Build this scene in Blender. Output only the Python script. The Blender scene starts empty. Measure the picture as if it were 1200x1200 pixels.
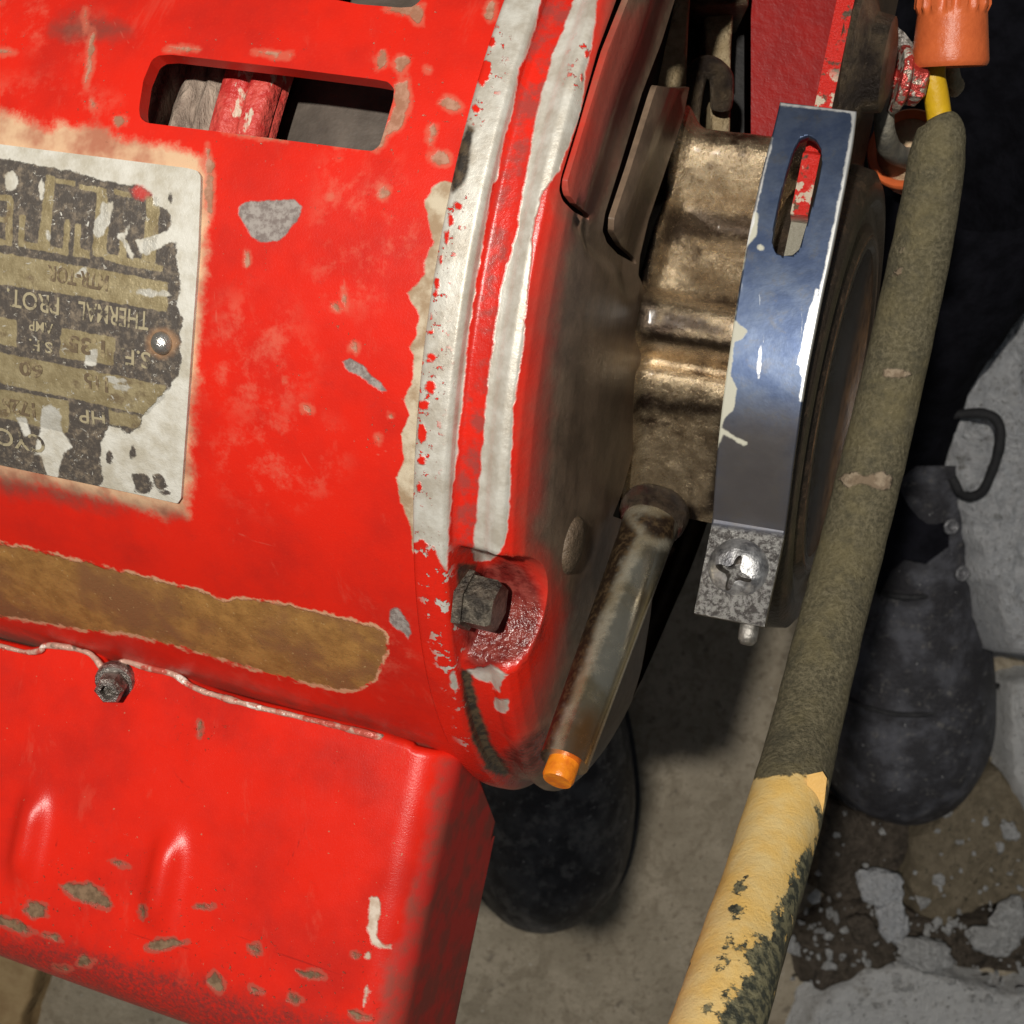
import bpy, math, random
import numpy as np
from mathutils import noise as mnoise, Vector

# ------------------------------------------------------------------ camera, light, exposure
# Layout frame: x right, y down, z away from the lens, in units of S metres.  The lens looks straight down.
S = 0.015
ZF = 38.0                       # lens to floor
G = ZF / 30.0
FP, CX = 1643.0, 600.0          # focal length and centre, in photo pixels
sc = bpy.context.scene
col = sc.collection

def W(P):
    P = np.atleast_2d(np.asarray(P, float))
    return np.stack([P[:, 0] * S, -P[:, 1] * S, (ZF - P[:, 2]) * S], 1)

cam = bpy.data.cameras.new('camera')
cam.sensor_width = 36.0
cam.lens = FP / 1200.0 * 36.0
cam.clip_start = 0.005
cam.clip_end = 20.0
cam.dof.use_dof = True
cam.dof.focus_distance = 11.6 * S
cam.dof.aperture_fstop = 84
co = bpy.data.objects.new('camera', cam)
col.objects.link(co)
co.location = W((0, 0, 0))[0]
sc.camera = co

FLASH_P = 15.8
lt = bpy.data.lights.new('flash_stand_in', 'POINT')  # stands in for the flash, moved back so the floor gets more light
lt.energy = FLASH_P
lt.color = (1.0, 0.95, 0.87)
lt.shadow_soft_size = 0.62 * S
lo = bpy.data.objects.new('flash_stand_in', lt)
col.objects.link(lo)
lo.location = W((-7.1, -4.1, -26.0))[0]

wd = bpy.data.worlds.new('World')
sc.world = wd
wd.use_nodes = True
bgn = wd.node_tree.nodes['Background']
bgn.inputs[0].default_value = (0.85, 0.92, 1.0, 1)
bgn.inputs[1].default_value = 0.075
sc.view_settings.view_transform = 'Standard'
sc.view_settings.look = 'None'
sc.view_settings.exposure = 0.0
sc.view_settings.gamma = 1.0

rng = np.random.default_rng(7)
random.seed(7)

# ------------------------------------------------------------------ geometry helpers
def ray(px, py):
    return np.array([(px - CX) / FP, (py - CX) / FP, 1.0])

def at(px, py, z):
    return ray(px, py) * z

def proj(P):
    P = np.asarray(P, float)
    z = np.maximum(P[..., 2], 0.5)
    return np.stack([CX + FP * P[..., 0] / z, CX + FP * P[..., 1] / z], -1)

# motor frame: A along the shaft (towards the coupling), E2 sideways, E3 towards the lens
VX, VY = -4213.0, -408.0
A = np.array([-(VX - CX), -(VY - CX), -FP]); A /= np.linalg.norm(A)
E3 = np.array([0, 0, -1.0]) + A[2] * A; E3 /= np.linalg.norm(E3)
E2 = np.cross(E3, A)
if E2[1] < 0: E2 = -E2
O = at(718, 383, 15.0)
R = 4.96

def M(t, x2, x3):
    t, x2, x3 = np.broadcast_arrays(np.asarray(t, float), np.asarray(x2, float), np.asarray(x3, float))
    return O + t[..., None] * A + x2[..., None] * E2 + x3[..., None] * E3

def MC(t, ph, r):
    r = np.asarray(r, float)
    return M(t, r * np.sin(ph), r * np.cos(ph))

def on_cyl(px, py, r=R):
    d = ray(px, py)
    D = np.array([d @ A, d @ E2, d @ E3]); o = -np.array([O @ A, O @ E2, O @ E3])
    a = D[1] ** 2 + D[2] ** 2; b = o[1] * D[1] + o[2] * D[2]; c = o[1] ** 2 + o[2] ** 2 - r * r
    k = (-b - math.sqrt(max(0.0, b * b - a * c))) / a
    p = o + k * D
    return p[0], math.atan2(p[1], p[2])

def on_e3(px, py, E):
    d = ray(px, py)
    D = np.array([d @ A, d @ E2, d @ E3]); o = -np.array([O @ A, O @ E2, O @ E3])
    k = (E - o[2]) / D[2]
    return o + k * D            # (t, e2, e3)

def on_t(px, py, T):
    d = ray(px, py)
    D = np.array([d @ A, d @ E2, d @ E3]); o = -np.array([O @ A, O @ E2, O @ E3])
    k = (T - o[0]) / D[0]
    return o + k * D

def sdf(P, polys):
    """signed distance in photo-pixel units to the union of outlines, positive inside"""
    P = np.asarray(P, float)
    best = np.full(len(P), -1e4)
    for poly in polys:
        q = np.asarray(poly, float); n = len(q)
        lo_, hi_ = q.min(0) - 70, q.max(0) + 70
        sel = np.where((P[:, 0] > lo_[0]) & (P[:, 0] < hi_[0]) & (P[:, 1] > lo_[1]) & (P[:, 1] < hi_[1]))[0]
        if not len(sel): continue
        p = P[sel]; d2 = np.full(len(p), 1e12); ins = np.zeros(len(p), bool)
        for i in range(n):
            a, b = q[i], q[(i + 1) % n]
            e = b - a; L = e @ e
            if L < 1e-9: continue
            h = np.clip(((p - a) @ e) / L, 0, 1)
            d2 = np.minimum(d2, ((p - a - h[:, None] * e) ** 2).sum(1))
            c = (a[1] > p[:, 1]) != (b[1] > p[:, 1])
            with np.errstate(divide='ignore', invalid='ignore'):
                xx = (b[0] - a[0]) * (p[:, 1] - a[1]) / (b[1] - a[1]) + a[0]
            ins ^= c & (p[:, 0] < xx)
        best[sel] = np.maximum(best[sel], np.where(ins, 1, -1) * np.sqrt(d2))
    return np.maximum(best, -60)

def ell(cx, cy, rx, ry, ang=0, n=11, jit=.22):
    o = []
    for i in range(n):
        k = 1 + random.uniform(-jit, jit); th = 2 * math.pi * i / n; c, s_ = math.cos(math.radians(ang)), math.sin(math.radians(ang))
        x, y = rx * k * math.cos(th), ry * k * math.sin(th)
        o.append((cx + c * x - s_ * y, cy + s_ * x + c * y))
    return o

def line(x0, y0, x1, y1, w=1.1):
    L_ = math.hypot(x1 - x0, y1 - y0); nx, ny = -(y1 - y0) / L_ * w, (x1 - x0) / L_ * w
    mx, my = (x0 + x1) / 2 + nx * 2, (y0 + y1) / 2 + ny * 2
    return [(x0, y0), (mx + nx, my + ny), (x1, y1), (mx - nx, my - ny)]

def thing(name, label, cat, org, group=None):
    o = bpy.data.objects.new(name, None)
    o.empty_display_size = 0.01
    col.objects.link(o)
    o.location = W(org)[0]
    o['label'] = label; o['category'] = cat
    if group: o['group'] = group
    o['_org'] = [float(v) for v in W(org)[0]]
    return o

def root_of(o):
    while o.parent is not None: o = o.parent
    return o

def mk(name, V, F, mat, parent=None, smooth=True, attrs=None, kind=None, label=None, cat=None, group=None, sharp=None, solid=None):
    V = W(V)
    if parent is not None:
        org = np.array(root_of(parent)['_org'])
    else:
        org = V.mean(0)
    me = bpy.data.meshes.new(name)
    me.from_pydata((V - org).tolist(), [], [tuple(int(i) for i in f) for f in F])
    if smooth:
        me.polygons.foreach_set('use_smooth', [True] * len(me.polygons))
    me.materials.append(mat)
    for k, v in (attrs or {}).items():
        at_ = me.attributes.new(k, 'FLOAT', 'POINT')
        at_.data.foreach_set('value', np.asarray(v, np.float32))
    me.update()
    if sharp: me.set_sharp_from_angle(angle=math.radians(sharp))
    o = bpy.data.objects.new(name, me)
    col.objects.link(o)
    if parent is not None:
        o.parent = parent
    else:
        o.location = org
        o['_org'] = [float(v) for v in org]
    if solid:
        md = o.modifiers.new('thickness', 'SOLIDIFY'); md.thickness = solid * S; md.offset = -1
    if kind: o['kind'] = kind
    if label: o['label'] = label
    if cat: o['category'] = cat
    if group: o['group'] = group
    return o

def gridq(nu, nv, wrap=False):
    F = []
    for i in range(nu - 1):
        for j in range(nv - 1 if not wrap else nv):
            k = (j + 1) % nv
            F.append((i * nv + j, i * nv + k, (i + 1) * nv + k, (i + 1) * nv + j))
    return F

def surf(us, vs, fn):
    U, V = np.meshgrid(us, vs, indexing='ij')
    return fn(U.ravel(), V.ravel()), gridq(len(us), len(vs))

def cut_surf(us, vs, fn, polys, keep_inside=False, wall=None):
    """surface with real openings: every cell crossed by an outline is clipped along it, the inside is removed, rim walls are added"""
    Ug, Vg = np.meshgrid(us, vs, indexing='ij')
    u, v = list(Ug.ravel()), list(Vg.ravel())
    sg = -1.0 if keep_inside else 1.0
    f_ = lambda a, b: sg * sdf(proj(fn(np.asarray(a), np.asarray(b))), polys)
    sd = f_(u, v); sd = np.where(np.abs(sd) < .02, -.02, sd)
    q = np.array(gridq(len(us), len(vs)))
    pos = sd[q] > 0
    allout = ~pos.any(1); mixed = pos.any(1) & ~pos.all(1)
    F = [tuple(x) for x in q[allout]]
    cutv, ed = {}, []
    def ip(i, j):
        k = (min(i, j), max(i, j))
        if k not in cutv:
            t = sd[i] / (sd[i] - sd[j])
            cutv[k] = len(u); u.append(u[i] + t * (u[j] - u[i])); v.append(v[i] + t * (v[j] - v[i]))
        return cutv[k]
    for f in q[mixed]:
        for tr in ((f[0], f[1], f[2]), (f[0], f[2], f[3])):
            p = [sd[i] > 0 for i in tr]
            if not any(p): F.append(tuple(tr)); continue
            if all(p): continue
            out, cr = [], []
            for i in range(3):
                a, b = tr[i], tr[(i + 1) % 3]
                if sd[a] <= 0: out.append(a)
                if (sd[a] > 0) != (sd[b] > 0):
                    c = ip(a, b); out.append(c); cr.append((c, sd[a] <= 0))
            F.append(tuple(out))
            x = [c for c, lv in cr if lv][0]; y = [c for c, lv in cr if not lv][0]
            ed.append((x, y))
    X = fn(np.asarray(u), np.asarray(v))
    if wall is not None:
        ids = sorted({i for e in ed for i in e}); mp = {k: n for n, k in enumerate(ids)}
        base = X[ids]; n0 = len(X); n1 = n0 + len(ids)
        X = np.vstack([X, base, wall(base)])
        F = F + [(n0 + mp[b], n0 + mp[a], n1 + mp[a], n1 + mp[b]) for a, b in ed]
    used = np.unique(np.array([i for f in F for i in f])); rm = np.full(len(X), -1); rm[used] = np.arange(len(used))
    return X[used], [tuple(rm[list(f)]) for f in F]

def basis(d):
    d = np.asarray(d, float); d = d / np.linalg.norm(d)
    h = np.array([0, 0, 1.0]) if abs(d[2]) < .8 else np.array([0, 1.0, 0])
    x = np.cross(h, d); x /= np.linalg.norm(x)
    return x, np.cross(d, x), d

def lathe(p, d, prof, n=32, ph0=0):
    """prof: list of (distance along d, radius)"""
    x, y, d = basis(d); V = []
    for h, r in prof:
        for k in range(n):
            th = ph0 + 2 * math.pi * k / n
            V.append(np.asarray(p) + d * h + r * (math.cos(th) * x + math.sin(th) * y))
    F = gridq(len(prof), n, True)
    if prof[0][1] > 1e-4: F.append(tuple(range(n))[::-1])
    if prof[-1][1] > 1e-4: F.append(tuple(range((len(prof) - 1) * n, len(prof) * n)))
    return np.array(V), F

def smooth_path(pts, n):
    pts = np.asarray(pts, float); m = len(pts); o = []
    for s in np.linspace(0, m - 1 - 1e-6, n):
        i = int(s); f = s - i
        p0, p1, p2, p3 = pts[max(i - 1, 0)], pts[i], pts[i + 1], pts[min(i + 2, m - 1)]
        o.append(.5 * (2 * p1 + (p2 - p0) * f + (2 * p0 - 5 * p1 + 4 * p2 - p3) * f * f + (3 * p1 - p0 - 3 * p2 + p3) * f ** 3))
    return np.array(o)

def tube(path, rad, n=16, cap=True, rough=0, rs=3.0):
    path = np.asarray(path, float); rad = np.broadcast_to(np.asarray(rad, float), (len(path),))
    T = np.gradient(path, axis=0); T /= np.linalg.norm(T, axis=1)[:, None]
    x, y, _ = basis(T[0]); V = []
    for i, p in enumerate(path):
        x = x - (x @ T[i]) * T[i]; x /= np.linalg.norm(x); y = np.cross(T[i], x)
        for k in range(n):
            th = 2 * math.pi * k / n
            q = p + rad[i] * (math.cos(th) * x + math.sin(th) * y)
            if rough:
                q = q + (q - p) / max(rad[i], 1e-6) * rough * mnoise.noise(Vector(q * rs))
            V.append(q)
    F = gridq(len(path), n, True)
    if cap: F += [tuple(range(n))[::-1], tuple(range((len(path) - 1) * n, len(path) * n))]
    return np.array(V), F

def join(*ms):
    V, F, o = [], [], 0
    for v, f in ms:
        V.append(v); F += [tuple(i + o for i in q) for q in f]; o += len(v)
    return np.vstack(V), F

def fbm(P, sc_=1.0, oct_=4, seed=0.0):
    return np.array([mnoise.fractal(Vector((p[0] * sc_ + seed, p[1] * sc_ - seed, p[2] * sc_ + 2 * seed)), .9, 2.1, oct_) for p in P])

def icos(sub):
    import bmesh
    bm = bmesh.new(); bmesh.ops.create_icosphere(bm, subdivisions=sub, radius=1)
    bm.verts.ensure_lookup_table()
    V = np.array([v.co[:] for v in bm.verts]); F = [tuple(v.index for v in f.verts) for f in bm.faces]; bm.free()
    return V, F

# ------------------------------------------------------------------ material helper
class Mat:
    def __init__(s, name):
        s.m = bpy.data.materials.new(name); s.m.use_nodes = True
        s.t = s.m.node_tree; s.n = s.t.nodes; s.l = s.t.links
        s.b = s.n['Principled BSDF']
        tc = s.n.new('ShaderNodeTexCoord'); mp = s.n.new('ShaderNodeMapping')
        mp.inputs['Scale'].default_value = (1 / S, 1 / S, 1 / S)
        s.l.new(tc.outputs['Object'], mp.inputs['Vector']); s.co = mp.outputs[0]
    def put(s, sock, v):
        if isinstance(v, bpy.types.NodeSocket): s.l.new(v, sock)
        elif isinstance(v, (tuple, list)) and len(v) == 3 and sock.type == 'RGBA': sock.default_value = (*v, 1)
        else: sock.default_value = v
    def noise(s, scale, detail=4, rough=.6, dist=0, stretch=None):
        n = s.n.new('ShaderNodeTexNoise'); n.inputs['Scale'].default_value = scale; n.inputs['Detail'].default_value = detail
        n.inputs['Roughness'].default_value = rough; n.inputs['Distortion'].default_value = dist
        c = s.co
        if stretch:
            mp = s.n.new('ShaderNodeMapping'); mp.inputs['Scale'].default_value = stretch; s.l.new(s.co, mp.inputs[0]); c = mp.outputs[0]
        s.l.new(c, n.inputs['Vector']); return n.outputs[0]
    def voro(s, scale, feat='F1'):
        n = s.n.new('ShaderNodeTexVoronoi'); n.inputs['Scale'].default_value = scale; n.feature = feat
        s.l.new(s.co, n.inputs['Vector']); return n.outputs[0]
    def attr(s, name):
        n = s.n.new('ShaderNodeAttribute'); n.attribute_name = name; return n.outputs['Fac']
    def op(s, o, a, b=0.0, c=None):
        n = s.n.new('ShaderNodeMath'); n.operation = o; s.put(n.inputs[0], a); s.put(n.inputs[1], b)
        if c is not None: s.put(n.inputs[2], c)
        return n.outputs[0]
    def sm(s, x, lo_, hi_):
        n = s.n.new('ShaderNodeMapRange'); n.interpolation_type = 'SMOOTHSTEP'; s.put(n.inputs[0], x)
        n.inputs[1].default_value = lo_; n.inputs[2].default_value = hi_; return n.outputs[0]
    def edge(s, name, amp=4.0, scale=9.0, w=1.2, off=0.0, detail=4):
        """crisp ragged mask of a traced worn area; w and amp in photo pixels"""
        n = s.op('MULTIPLY', s.op('SUBTRACT', s.noise(scale, detail, .62), .5), 2 * amp)
        return s.sm(s.op('ADD', s.op('ADD', s.attr(name), n), off), -w, w)
    def mix(s, f, a, b):
        n = s.n.new('ShaderNodeMix'); n.data_type = 'RGBA'; s.put(n.inputs[0], f); s.put(n.inputs[6], a); s.put(n.inputs[7], b); return n.outputs[2]
    def mixf(s, f, a, b):
        n = s.n.new('ShaderNodeMix'); s.put(n.inputs[0], f); s.put(n.inputs[2], a); s.put(n.inputs[3], b); return n.outputs[0]
    def mul(s, *a):
        r = a[0]
        for b in a[1:]: r = s.op('MULTIPLY', r, b)
        return r
    def done(s, base, rough=.5, metal=0.0, bump=None, dist=.02, strength=1.0, coat=0.0, spec=.5, coat_rough=.15):
        s.put(s.b.inputs['Base Color'], base); s.put(s.b.inputs['Roughness'], rough); s.put(s.b.inputs['Metallic'], metal)
        s.put(s.b.inputs['Specular IOR Level'], spec)
        if coat is not 0.0:
            s.put(s.b.inputs['Coat Weight'], coat); s.put(s.b.inputs['Coat Roughness'], coat_rough)
        if bump is not None:
            n = s.n.new('ShaderNodeBump'); n.inputs['Distance'].default_value = dist * S; n.inputs['Strength'].default_value = strength
            s.l.new(bump, n.inputs['Height']); s.l.new(n.outputs[0], s.b.inputs['Normal'])
        return s.m

def simple(name, c1, c2, scale=6, rough=.5, metal=0, bump=.02, detail=5, spec=.5, r2=None, bscale=None, lo_=.35, hi_=.65, coat=0.0):
    m = Mat(name); n = m.noise(scale, detail, .65); f = m.sm(n, lo_, hi_)
    nb = m.noise(bscale or scale * 3, 5, .65)
    return m.done(m.mix(f, c1, c2), m.mixf(f, rough, rough if r2 is None else r2), metal, nb, bump, spec=spec, coat=coat)

RED = (.74, .019, .007)
RED2 = (.50, .017, .010)
PALE = (.62, .58, .46)
GRIME = (.060, .044, .030)
CHIP = (.23, .15, .085)

def red_base(m):
    n = m.noise(1.1, 5, .6); n2 = m.noise(55, 3, .7)
    c = m.mix(m.sm(n, .36, .80), RED, RED2)
    c = m.mix(m.mul(m.sm(m.noise(7, 6, .75, 1.0), .56, .72), .35), c, (.48, .022, .014))
    c = m.mix(m.mul(m.sm(m.noise(2.6, 5, .7, .4, (1, .35, 1)), .58, .70), .30), c, (.66, .09, .055))
    return m.mix(m.mul(m.sm(n2, .5, .8), .25), c, (.85, .05, .02))

# shell paint: red enamel, pale and brown chips, rust-brown stripe, dust halo round the plate, pink scuffs
m = Mat('worn_red_enamel')
c = red_base(m)
scuff = m.mul(m.sm(m.attr('a_scuff'), -30, 25), m.sm(m.noise(3.2, 5, .7), .46, .66))
c = m.mix(m.mul(scuff, .55), c, (.70, .16, .10))
halo = m.sm(m.op('ADD', m.attr('a_halo'), m.mul(m.op('SUBTRACT', m.noise(6, 6, .7), .5), 34)), -7, 10)
c = m.mix(m.mul(halo, .85), c, m.mix(m.sm(m.noise(2.2, 4), .38, .66), (.70, .54, .33), (.40, .19, .11)))
dirt_shade = m.sm(m.op('ADD', m.attr('a_dirt_shade'), m.mul(m.op('SUBTRACT', m.noise(6, 5), .5), 34)), -14, 14)  # painted shade between stripe and cover lip, plus real dirt below the plate
c = m.mix(m.mul(dirt_shade, .75), c, (.14, .055, .04))
sat = m.mul(m.sm(m.attr('a_chip'), -34, -4), m.sm(m.noise(24, 4, .65), .66, .69))
c = m.mix(m.mul(m.edge('a_chip', 7, 9, 3.0, 2.0), .6), c, (.62, .15, .09))
c = m.mix(m.mul(m.edge('a_scr', .6, 20, 1.0), .5), c, (.62, .15, .10))
chip = m.op('MAXIMUM', m.edge('a_chip', 7, 11, 1.6, -1.5), sat)
c = m.mix(m.mul(chip, .85), c, m.mix(m.sm(m.noise(9, 4), .4, .6), (.30, .17, .10), (.44, .27, .18)))
pale = m.edge('a_pale', 5, 8, 1.4)
c = m.mix(pale, c, m.mix(m.sm(m.noise(5, 5), .36, .62), (.36, .25, .15), (.60, .51, .37)))
grey = m.edge('a_grey', 4, 10, 1.4)
c = m.mix(grey, c, m.mix(m.sm(m.noise(16, 5, .7), .38, .62), (.20, .16, .145), (.36, .32, .29)))
tan = m.edge('a_tan', 6, 10, 1.3, 0, 6)
rim = m.mul(m.edge('a_tan', 6, 10, 1.3, 3.2, 6), m.sm(m.noise(4, 4), .40, .52))
c = m.mix(rim, c, (.66, .36, .21))
tc_ = m.mix(m.sm(m.noise(4.5, 6, .7), .32, .66), (.27, .13, .035), (.42, .215, .06))
tc_ = m.mix(m.sm(m.noise(1.3, 3), .42, .62), tc_, (.25, .115, .045))
tc_ = m.mix(m.mul(m.sm(m.noise(15, 5, .8), .54, .70), .6), tc_, (.16, .08, .03))
tc_ = m.mix(m.mul(m.sm(m.noise(24, 3, .6), .66, .72), .7), tc_, (.55, .36, .16))
c = m.mix(tan, c, tc_)
bare = m.op('MAXIMUM', m.op('MAXIMUM', chip, tan), m.op('MAXIMUM', pale, grey))
h = m.op('ADD', m.mul(bare, -.7), m.op('ADD', m.mul(m.noise(60, 3, .7), .16), m.mul(m.mul(bare, m.noise(26, 5, .7)), .5)))
rg = m.op('ADD', m.mixf(m.op('MAXIMUM', bare, m.mul(halo, .8)), .24, .55), m.mul(m.noise(3.5, 6, .7), .26))
MAT_SHELL = m.done(c, rg, 0, h, .012, spec=.36)

# cover paint
m = Mat('cover_red_enamel')
c = red_base(m)
dirt_shade = m.sm(m.op('ADD', m.attr('a_dirt_shade'), m.mul(m.op('SUBTRACT', m.noise(5, 6, .7), .5), 60)), -16, 22)  # painted shade where the cover curves under
c = m.mix(m.mul(dirt_shade, m.sm(m.noise(22, 4, .7), .2, .7), .85), c, (.13, .035, .03))
sat = m.mul(m.sm(m.attr('a_chip'), -40, -4), m.sm(m.noise(20, 4, .65), .65, .69))
c = m.mix(m.edge('a_chip', 6, 9, 1.5, 2.0), c, (.45, .07, .045))
c = m.mix(m.mul(m.edge('a_scr', .6, 20, 1.0), .55), c, (.20, .012, .01))
chip = m.op('MAXIMUM', m.edge('a_chip', 8, 10, 1.8, -1.5, 6), sat)
c = m.mix(chip, c, m.mix(m.sm(m.noise(12, 5), .36, .64), (.13, .08, .042), (.24, .15, .085)))
pale = m.edge('a_pale', 5, 11, 1.6)
c = m.mix(pale, c, m.mix(m.sm(m.noise(7, 4), .4, .6), (.52, .40, .30), (.66, .56, .46)))
sp = m.mul(m.sm(m.noise(19, 2, .5), .74, .77), .8)
c = m.mix(sp, c, (.45, .2, .12))
gr = m.sm(m.op('ADD', m.attr('a_grime_shade'), m.mul(m.op('SUBTRACT', m.noise(5, 5, .6), .5), 24)), -9, 9)
c = m.mix(m.mul(gr, .78), c, m.mix(m.sm(m.noise(3, 5), .4, .62), (.58, .034, .026), (.26, .07, .05)))
bare = m.op('MAXIMUM', chip, pale)  # bare chips together with the painted highlight
h = m.op('ADD', m.mul(bare, -.7), m.mul(m.noise(60, 3, .7), .16))
MAT_COVER = m.done(c, m.op('ADD', m.mixf(m.op('MAXIMUM', bare, gr), .17, .45), m.mul(m.noise(3, 6, .7), .26)), 0, h, .014, spec=.40)

# end bell: cast alloy, bared on its edges, red in the grooves, oily grime on the face
m = Mat('grimy_end_bell')
c = red_base(m)
c = m.mix(m.mul(m.sm(m.attr('a_groove'), -6, 6), m.sm(m.noise(6, 5), .42, .62), .8), c, (.30, .055, .045))
pale = m.edge('a_pale', 5, 7, 1.6)
rd = m.op('MAXIMUM', m.edge('a_red', 6, 11, 1.3), m.mul(m.sm(m.attr('a_red'), -26, -4), m.sm(m.noise(15, 4, .7), .60, .63)))
spk = m.mul(m.sm(m.attr('a_speck'), -8, 8), m.sm(m.noise(9, 4, .6), .575, .60))
pale = m.op('MAXIMUM', m.mul(pale, m.op('SUBTRACT', 1.0, rd)), spk)
c = m.mix(pale, c, m.mix(m.sm(m.noise(4, 5, .65), .3, .7), (.48, .43, .35), (.70, .68, .61)))
gr = m.sm(m.op('ADD', m.attr('a_grime_shade'), m.mul(m.op('SUBTRACT', m.noise(3, 5, .6), .5), 34)), -16, 38)
gc = m.mix(m.sm(m.noise(2.4, 6, .66), .35, .66), (.12, .082, .055), (.22, .15, .10))
gc = m.mix(m.mul(m.sm(m.op('ADD', m.attr('a_blush'), m.mul(m.op('SUBTRACT', m.noise(5, 5, .6), .5), 26)), -16, 12), .8), gc, (.36, .07, .05))
gc = m.mix(m.mul(m.sm(m.noise(28, 4, .75), .60, .72), .5), gc, (.20, .15, .10))
c = m.mix(gr, c, gc)
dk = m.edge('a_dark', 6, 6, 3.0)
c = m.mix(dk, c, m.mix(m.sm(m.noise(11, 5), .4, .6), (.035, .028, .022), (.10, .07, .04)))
oil = m.sm(m.attr('a_oil'), -8, 10)
c = m.mix(m.mul(oil, .92), c, m.mix(m.sm(m.noise(9, 5), .38, .62), (.085, .014, .012), (.19, .045, .035)))
h = m.op('ADD', m.mul(m.op('SUBTRACT', 1.0, pale), .5), m.op('ADD', m.mul(m.noise(14, 5, .7), .4), m.mul(m.mul(oil, m.noise(20, 3, .6)), 1.3)))
rg = m.mixf(gr, m.mixf(pale, .28, .45), .36)
rg = m.op('ADD', m.mixf(oil, rg, .2), m.mul(m.op('SUBTRACT', m.noise(16, 5, .7), .5), .22))
MAT_BELL = m.done(c, rg, m.mul(pale, .25), h, .014, spec=.5)

def cast(name, c1, c2, c3, rough=.36, scale=5, metal=.35):
    m = Mat(name)
    a = m.mix(m.sm(m.noise(scale, 6, .68), .34, .64), c1, c2)
    a = m.mix(m.sm(m.noise(scale * .45, 4, .6), .50, .66), a, c3)
    n = m.noise(26, 6, .75)
    return m.done(a, m.op('ADD', rough, m.mul(m.op('SUBTRACT', n, .5), .4)), metal, m.op('ADD', n, m.mul(m.noise(7, 4), .8)), .05, spec=.6)
m = Mat('oily_cast_alloy')
c = m.mix(m.sm(m.noise(5, 6, .68), .34, .64), (.35, .255, .155), (.64, .50, .32))
c = m.mix(m.sm(m.noise(2.2, 4, .6), .52, .68), c, (.10, .065, .04))
hub_shade = m.sm(m.op('ADD', m.attr('a_grime_shade'), m.mul(m.op('SUBTRACT', m.noise(6, 5), .5), 26)), -9, 9)  # shade beside the ribs and in the pockets, painted as dark patches
c = m.mix(m.mul(hub_shade, .9), c, (.045, .028, .02))
n = m.noise(26, 6, .75)
MAT_HUB = m.done(c, m.op('ADD', .24, m.mul(m.op('SUBTRACT', n, .5), .5)), .82, m.op('ADD', m.mul(n, .6), m.mul(m.noise(5, 3), .9)), .022, spec=.7, coat=.35, coat_rough=.2)
def cast_plain(): return simple('pale_oily_casting', (.36, .27, .15), (.52, .41, .25), 6, .4, .3, .05)
MAT_WEB = cast_plain()
MAT_DARKCAST = cast('dark_oily_casting', (.05, .036, .025), (.14, .10, .06), (.03, .02, .015))
MAT_COLLAR = cast('oil_soaked_collar', (.03, .02, .015), (.10, .07, .045), (.11, .012, .01), .22)

m = Mat('oily_tube_metal')
n = m.noise(8, 6, .7)
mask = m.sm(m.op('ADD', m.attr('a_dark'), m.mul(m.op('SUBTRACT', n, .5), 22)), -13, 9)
c = m.mix(m.sm(m.noise(1.6, 4), .4, .65), (.82, .75, .58), (.58, .47, .29))
c = m.mix(m.mul(m.sm(m.attr('a_amber'), -30, 10), .8), c, (.55, .19, .02))  # amber patch paints an orange reflection near the tube's end
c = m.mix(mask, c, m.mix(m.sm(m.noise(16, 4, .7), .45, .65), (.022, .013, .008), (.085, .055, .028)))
MAT_TUBE = m.done(c, m.op('ADD', m.mixf(mask, .20, .30), m.mul(m.sm(m.noise(7, 5, .7), .45, .7), .12)), m.mixf(mask, .96, .2), m.op('ADD', m.mul(n, .3), m.mul(mask, m.noise(22, 4))), .006, spec=.6, coat=.25, coat_rough=.12)

m = Mat('orange_plastic')
MAT_CAP = m.done(m.mix(m.sm(m.noise(7, 4), .4, .65), (.80, .24, .012), (.62, .15, .01)), .32, 0, m.noise(12, 3), .01)

m = Mat('strap_zinc_steel')
c = m.mix(m.sm(m.noise(3, 5, .65), .35, .65), (.050, .072, .132), (.088, .114, .172))
lowd = m.sm(m.op('ADD', m.attr('a_grime_shade'), m.mul(m.op('SUBTRACT', m.noise(7, 5, .7), .5), 30)), -36, 34)  # darkens the lower stretch that turns away: shade put into the colour
c = m.mix(m.mul(m.sm(m.noise(6, 6, .75, .5), .52, .66), .45), c, (.10, .10, .105))
c = m.mix(m.mul(m.sm(m.noise(3, 5, .7, 0, (3, .5, 1)), .66, .70), .4), c, (.40, .42, .44))
c = m.mix(m.mul(lowd, .85), c, (.080, .068, .058))
cream = m.edge('a_cream', 4, 7, 1.4)
c = m.mix(cream, c, (.50, .49, .40))
worn = m.edge('a_worn', 3, 11, 1.4)
c = m.mix(worn, c, (.72, .72, .70))
ear = m.sm(m.attr('a_ear'), -5, 5)
pit = m.noise(20, 6, .75)
c = m.mix(ear, c, m.mix(m.sm(pit, .42, .58), (.12, .11, .105), (.46, .45, .43)))
rg = m.mixf(ear, m.mixf(cream, m.op('ADD', .30, m.mul(m.noise(5, 6, .7), .26)), .6), .34)
MAT_STRAP = m.done(c, rg, m.mul(m.op('SUBTRACT', 1.0, cream), m.mixf(lowd, .80, .35)), m.op('ADD', m.mul(m.noise(9, 4), .05), m.mul(ear, pit)), .03)
MAT_ZINC = simple('zinc_screw', (.18, .17, .15), (.42, .40, .37), 9, .4, .7, .012)
MAT_SCREW = simple('screw_head_zinc', (.16, .16, .17), (.60, .60, .60), 7, .36, .8, .012)
MAT_BOLT = simple('oxidised_bolt', (.05, .042, .035), (.20, .17, .13), 10, .38, .5, .03)
MAT_NUT = simple('dull_nut', (.12, .10, .085), (.40, .37, .34), 11, .3, .75, .02)
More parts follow.
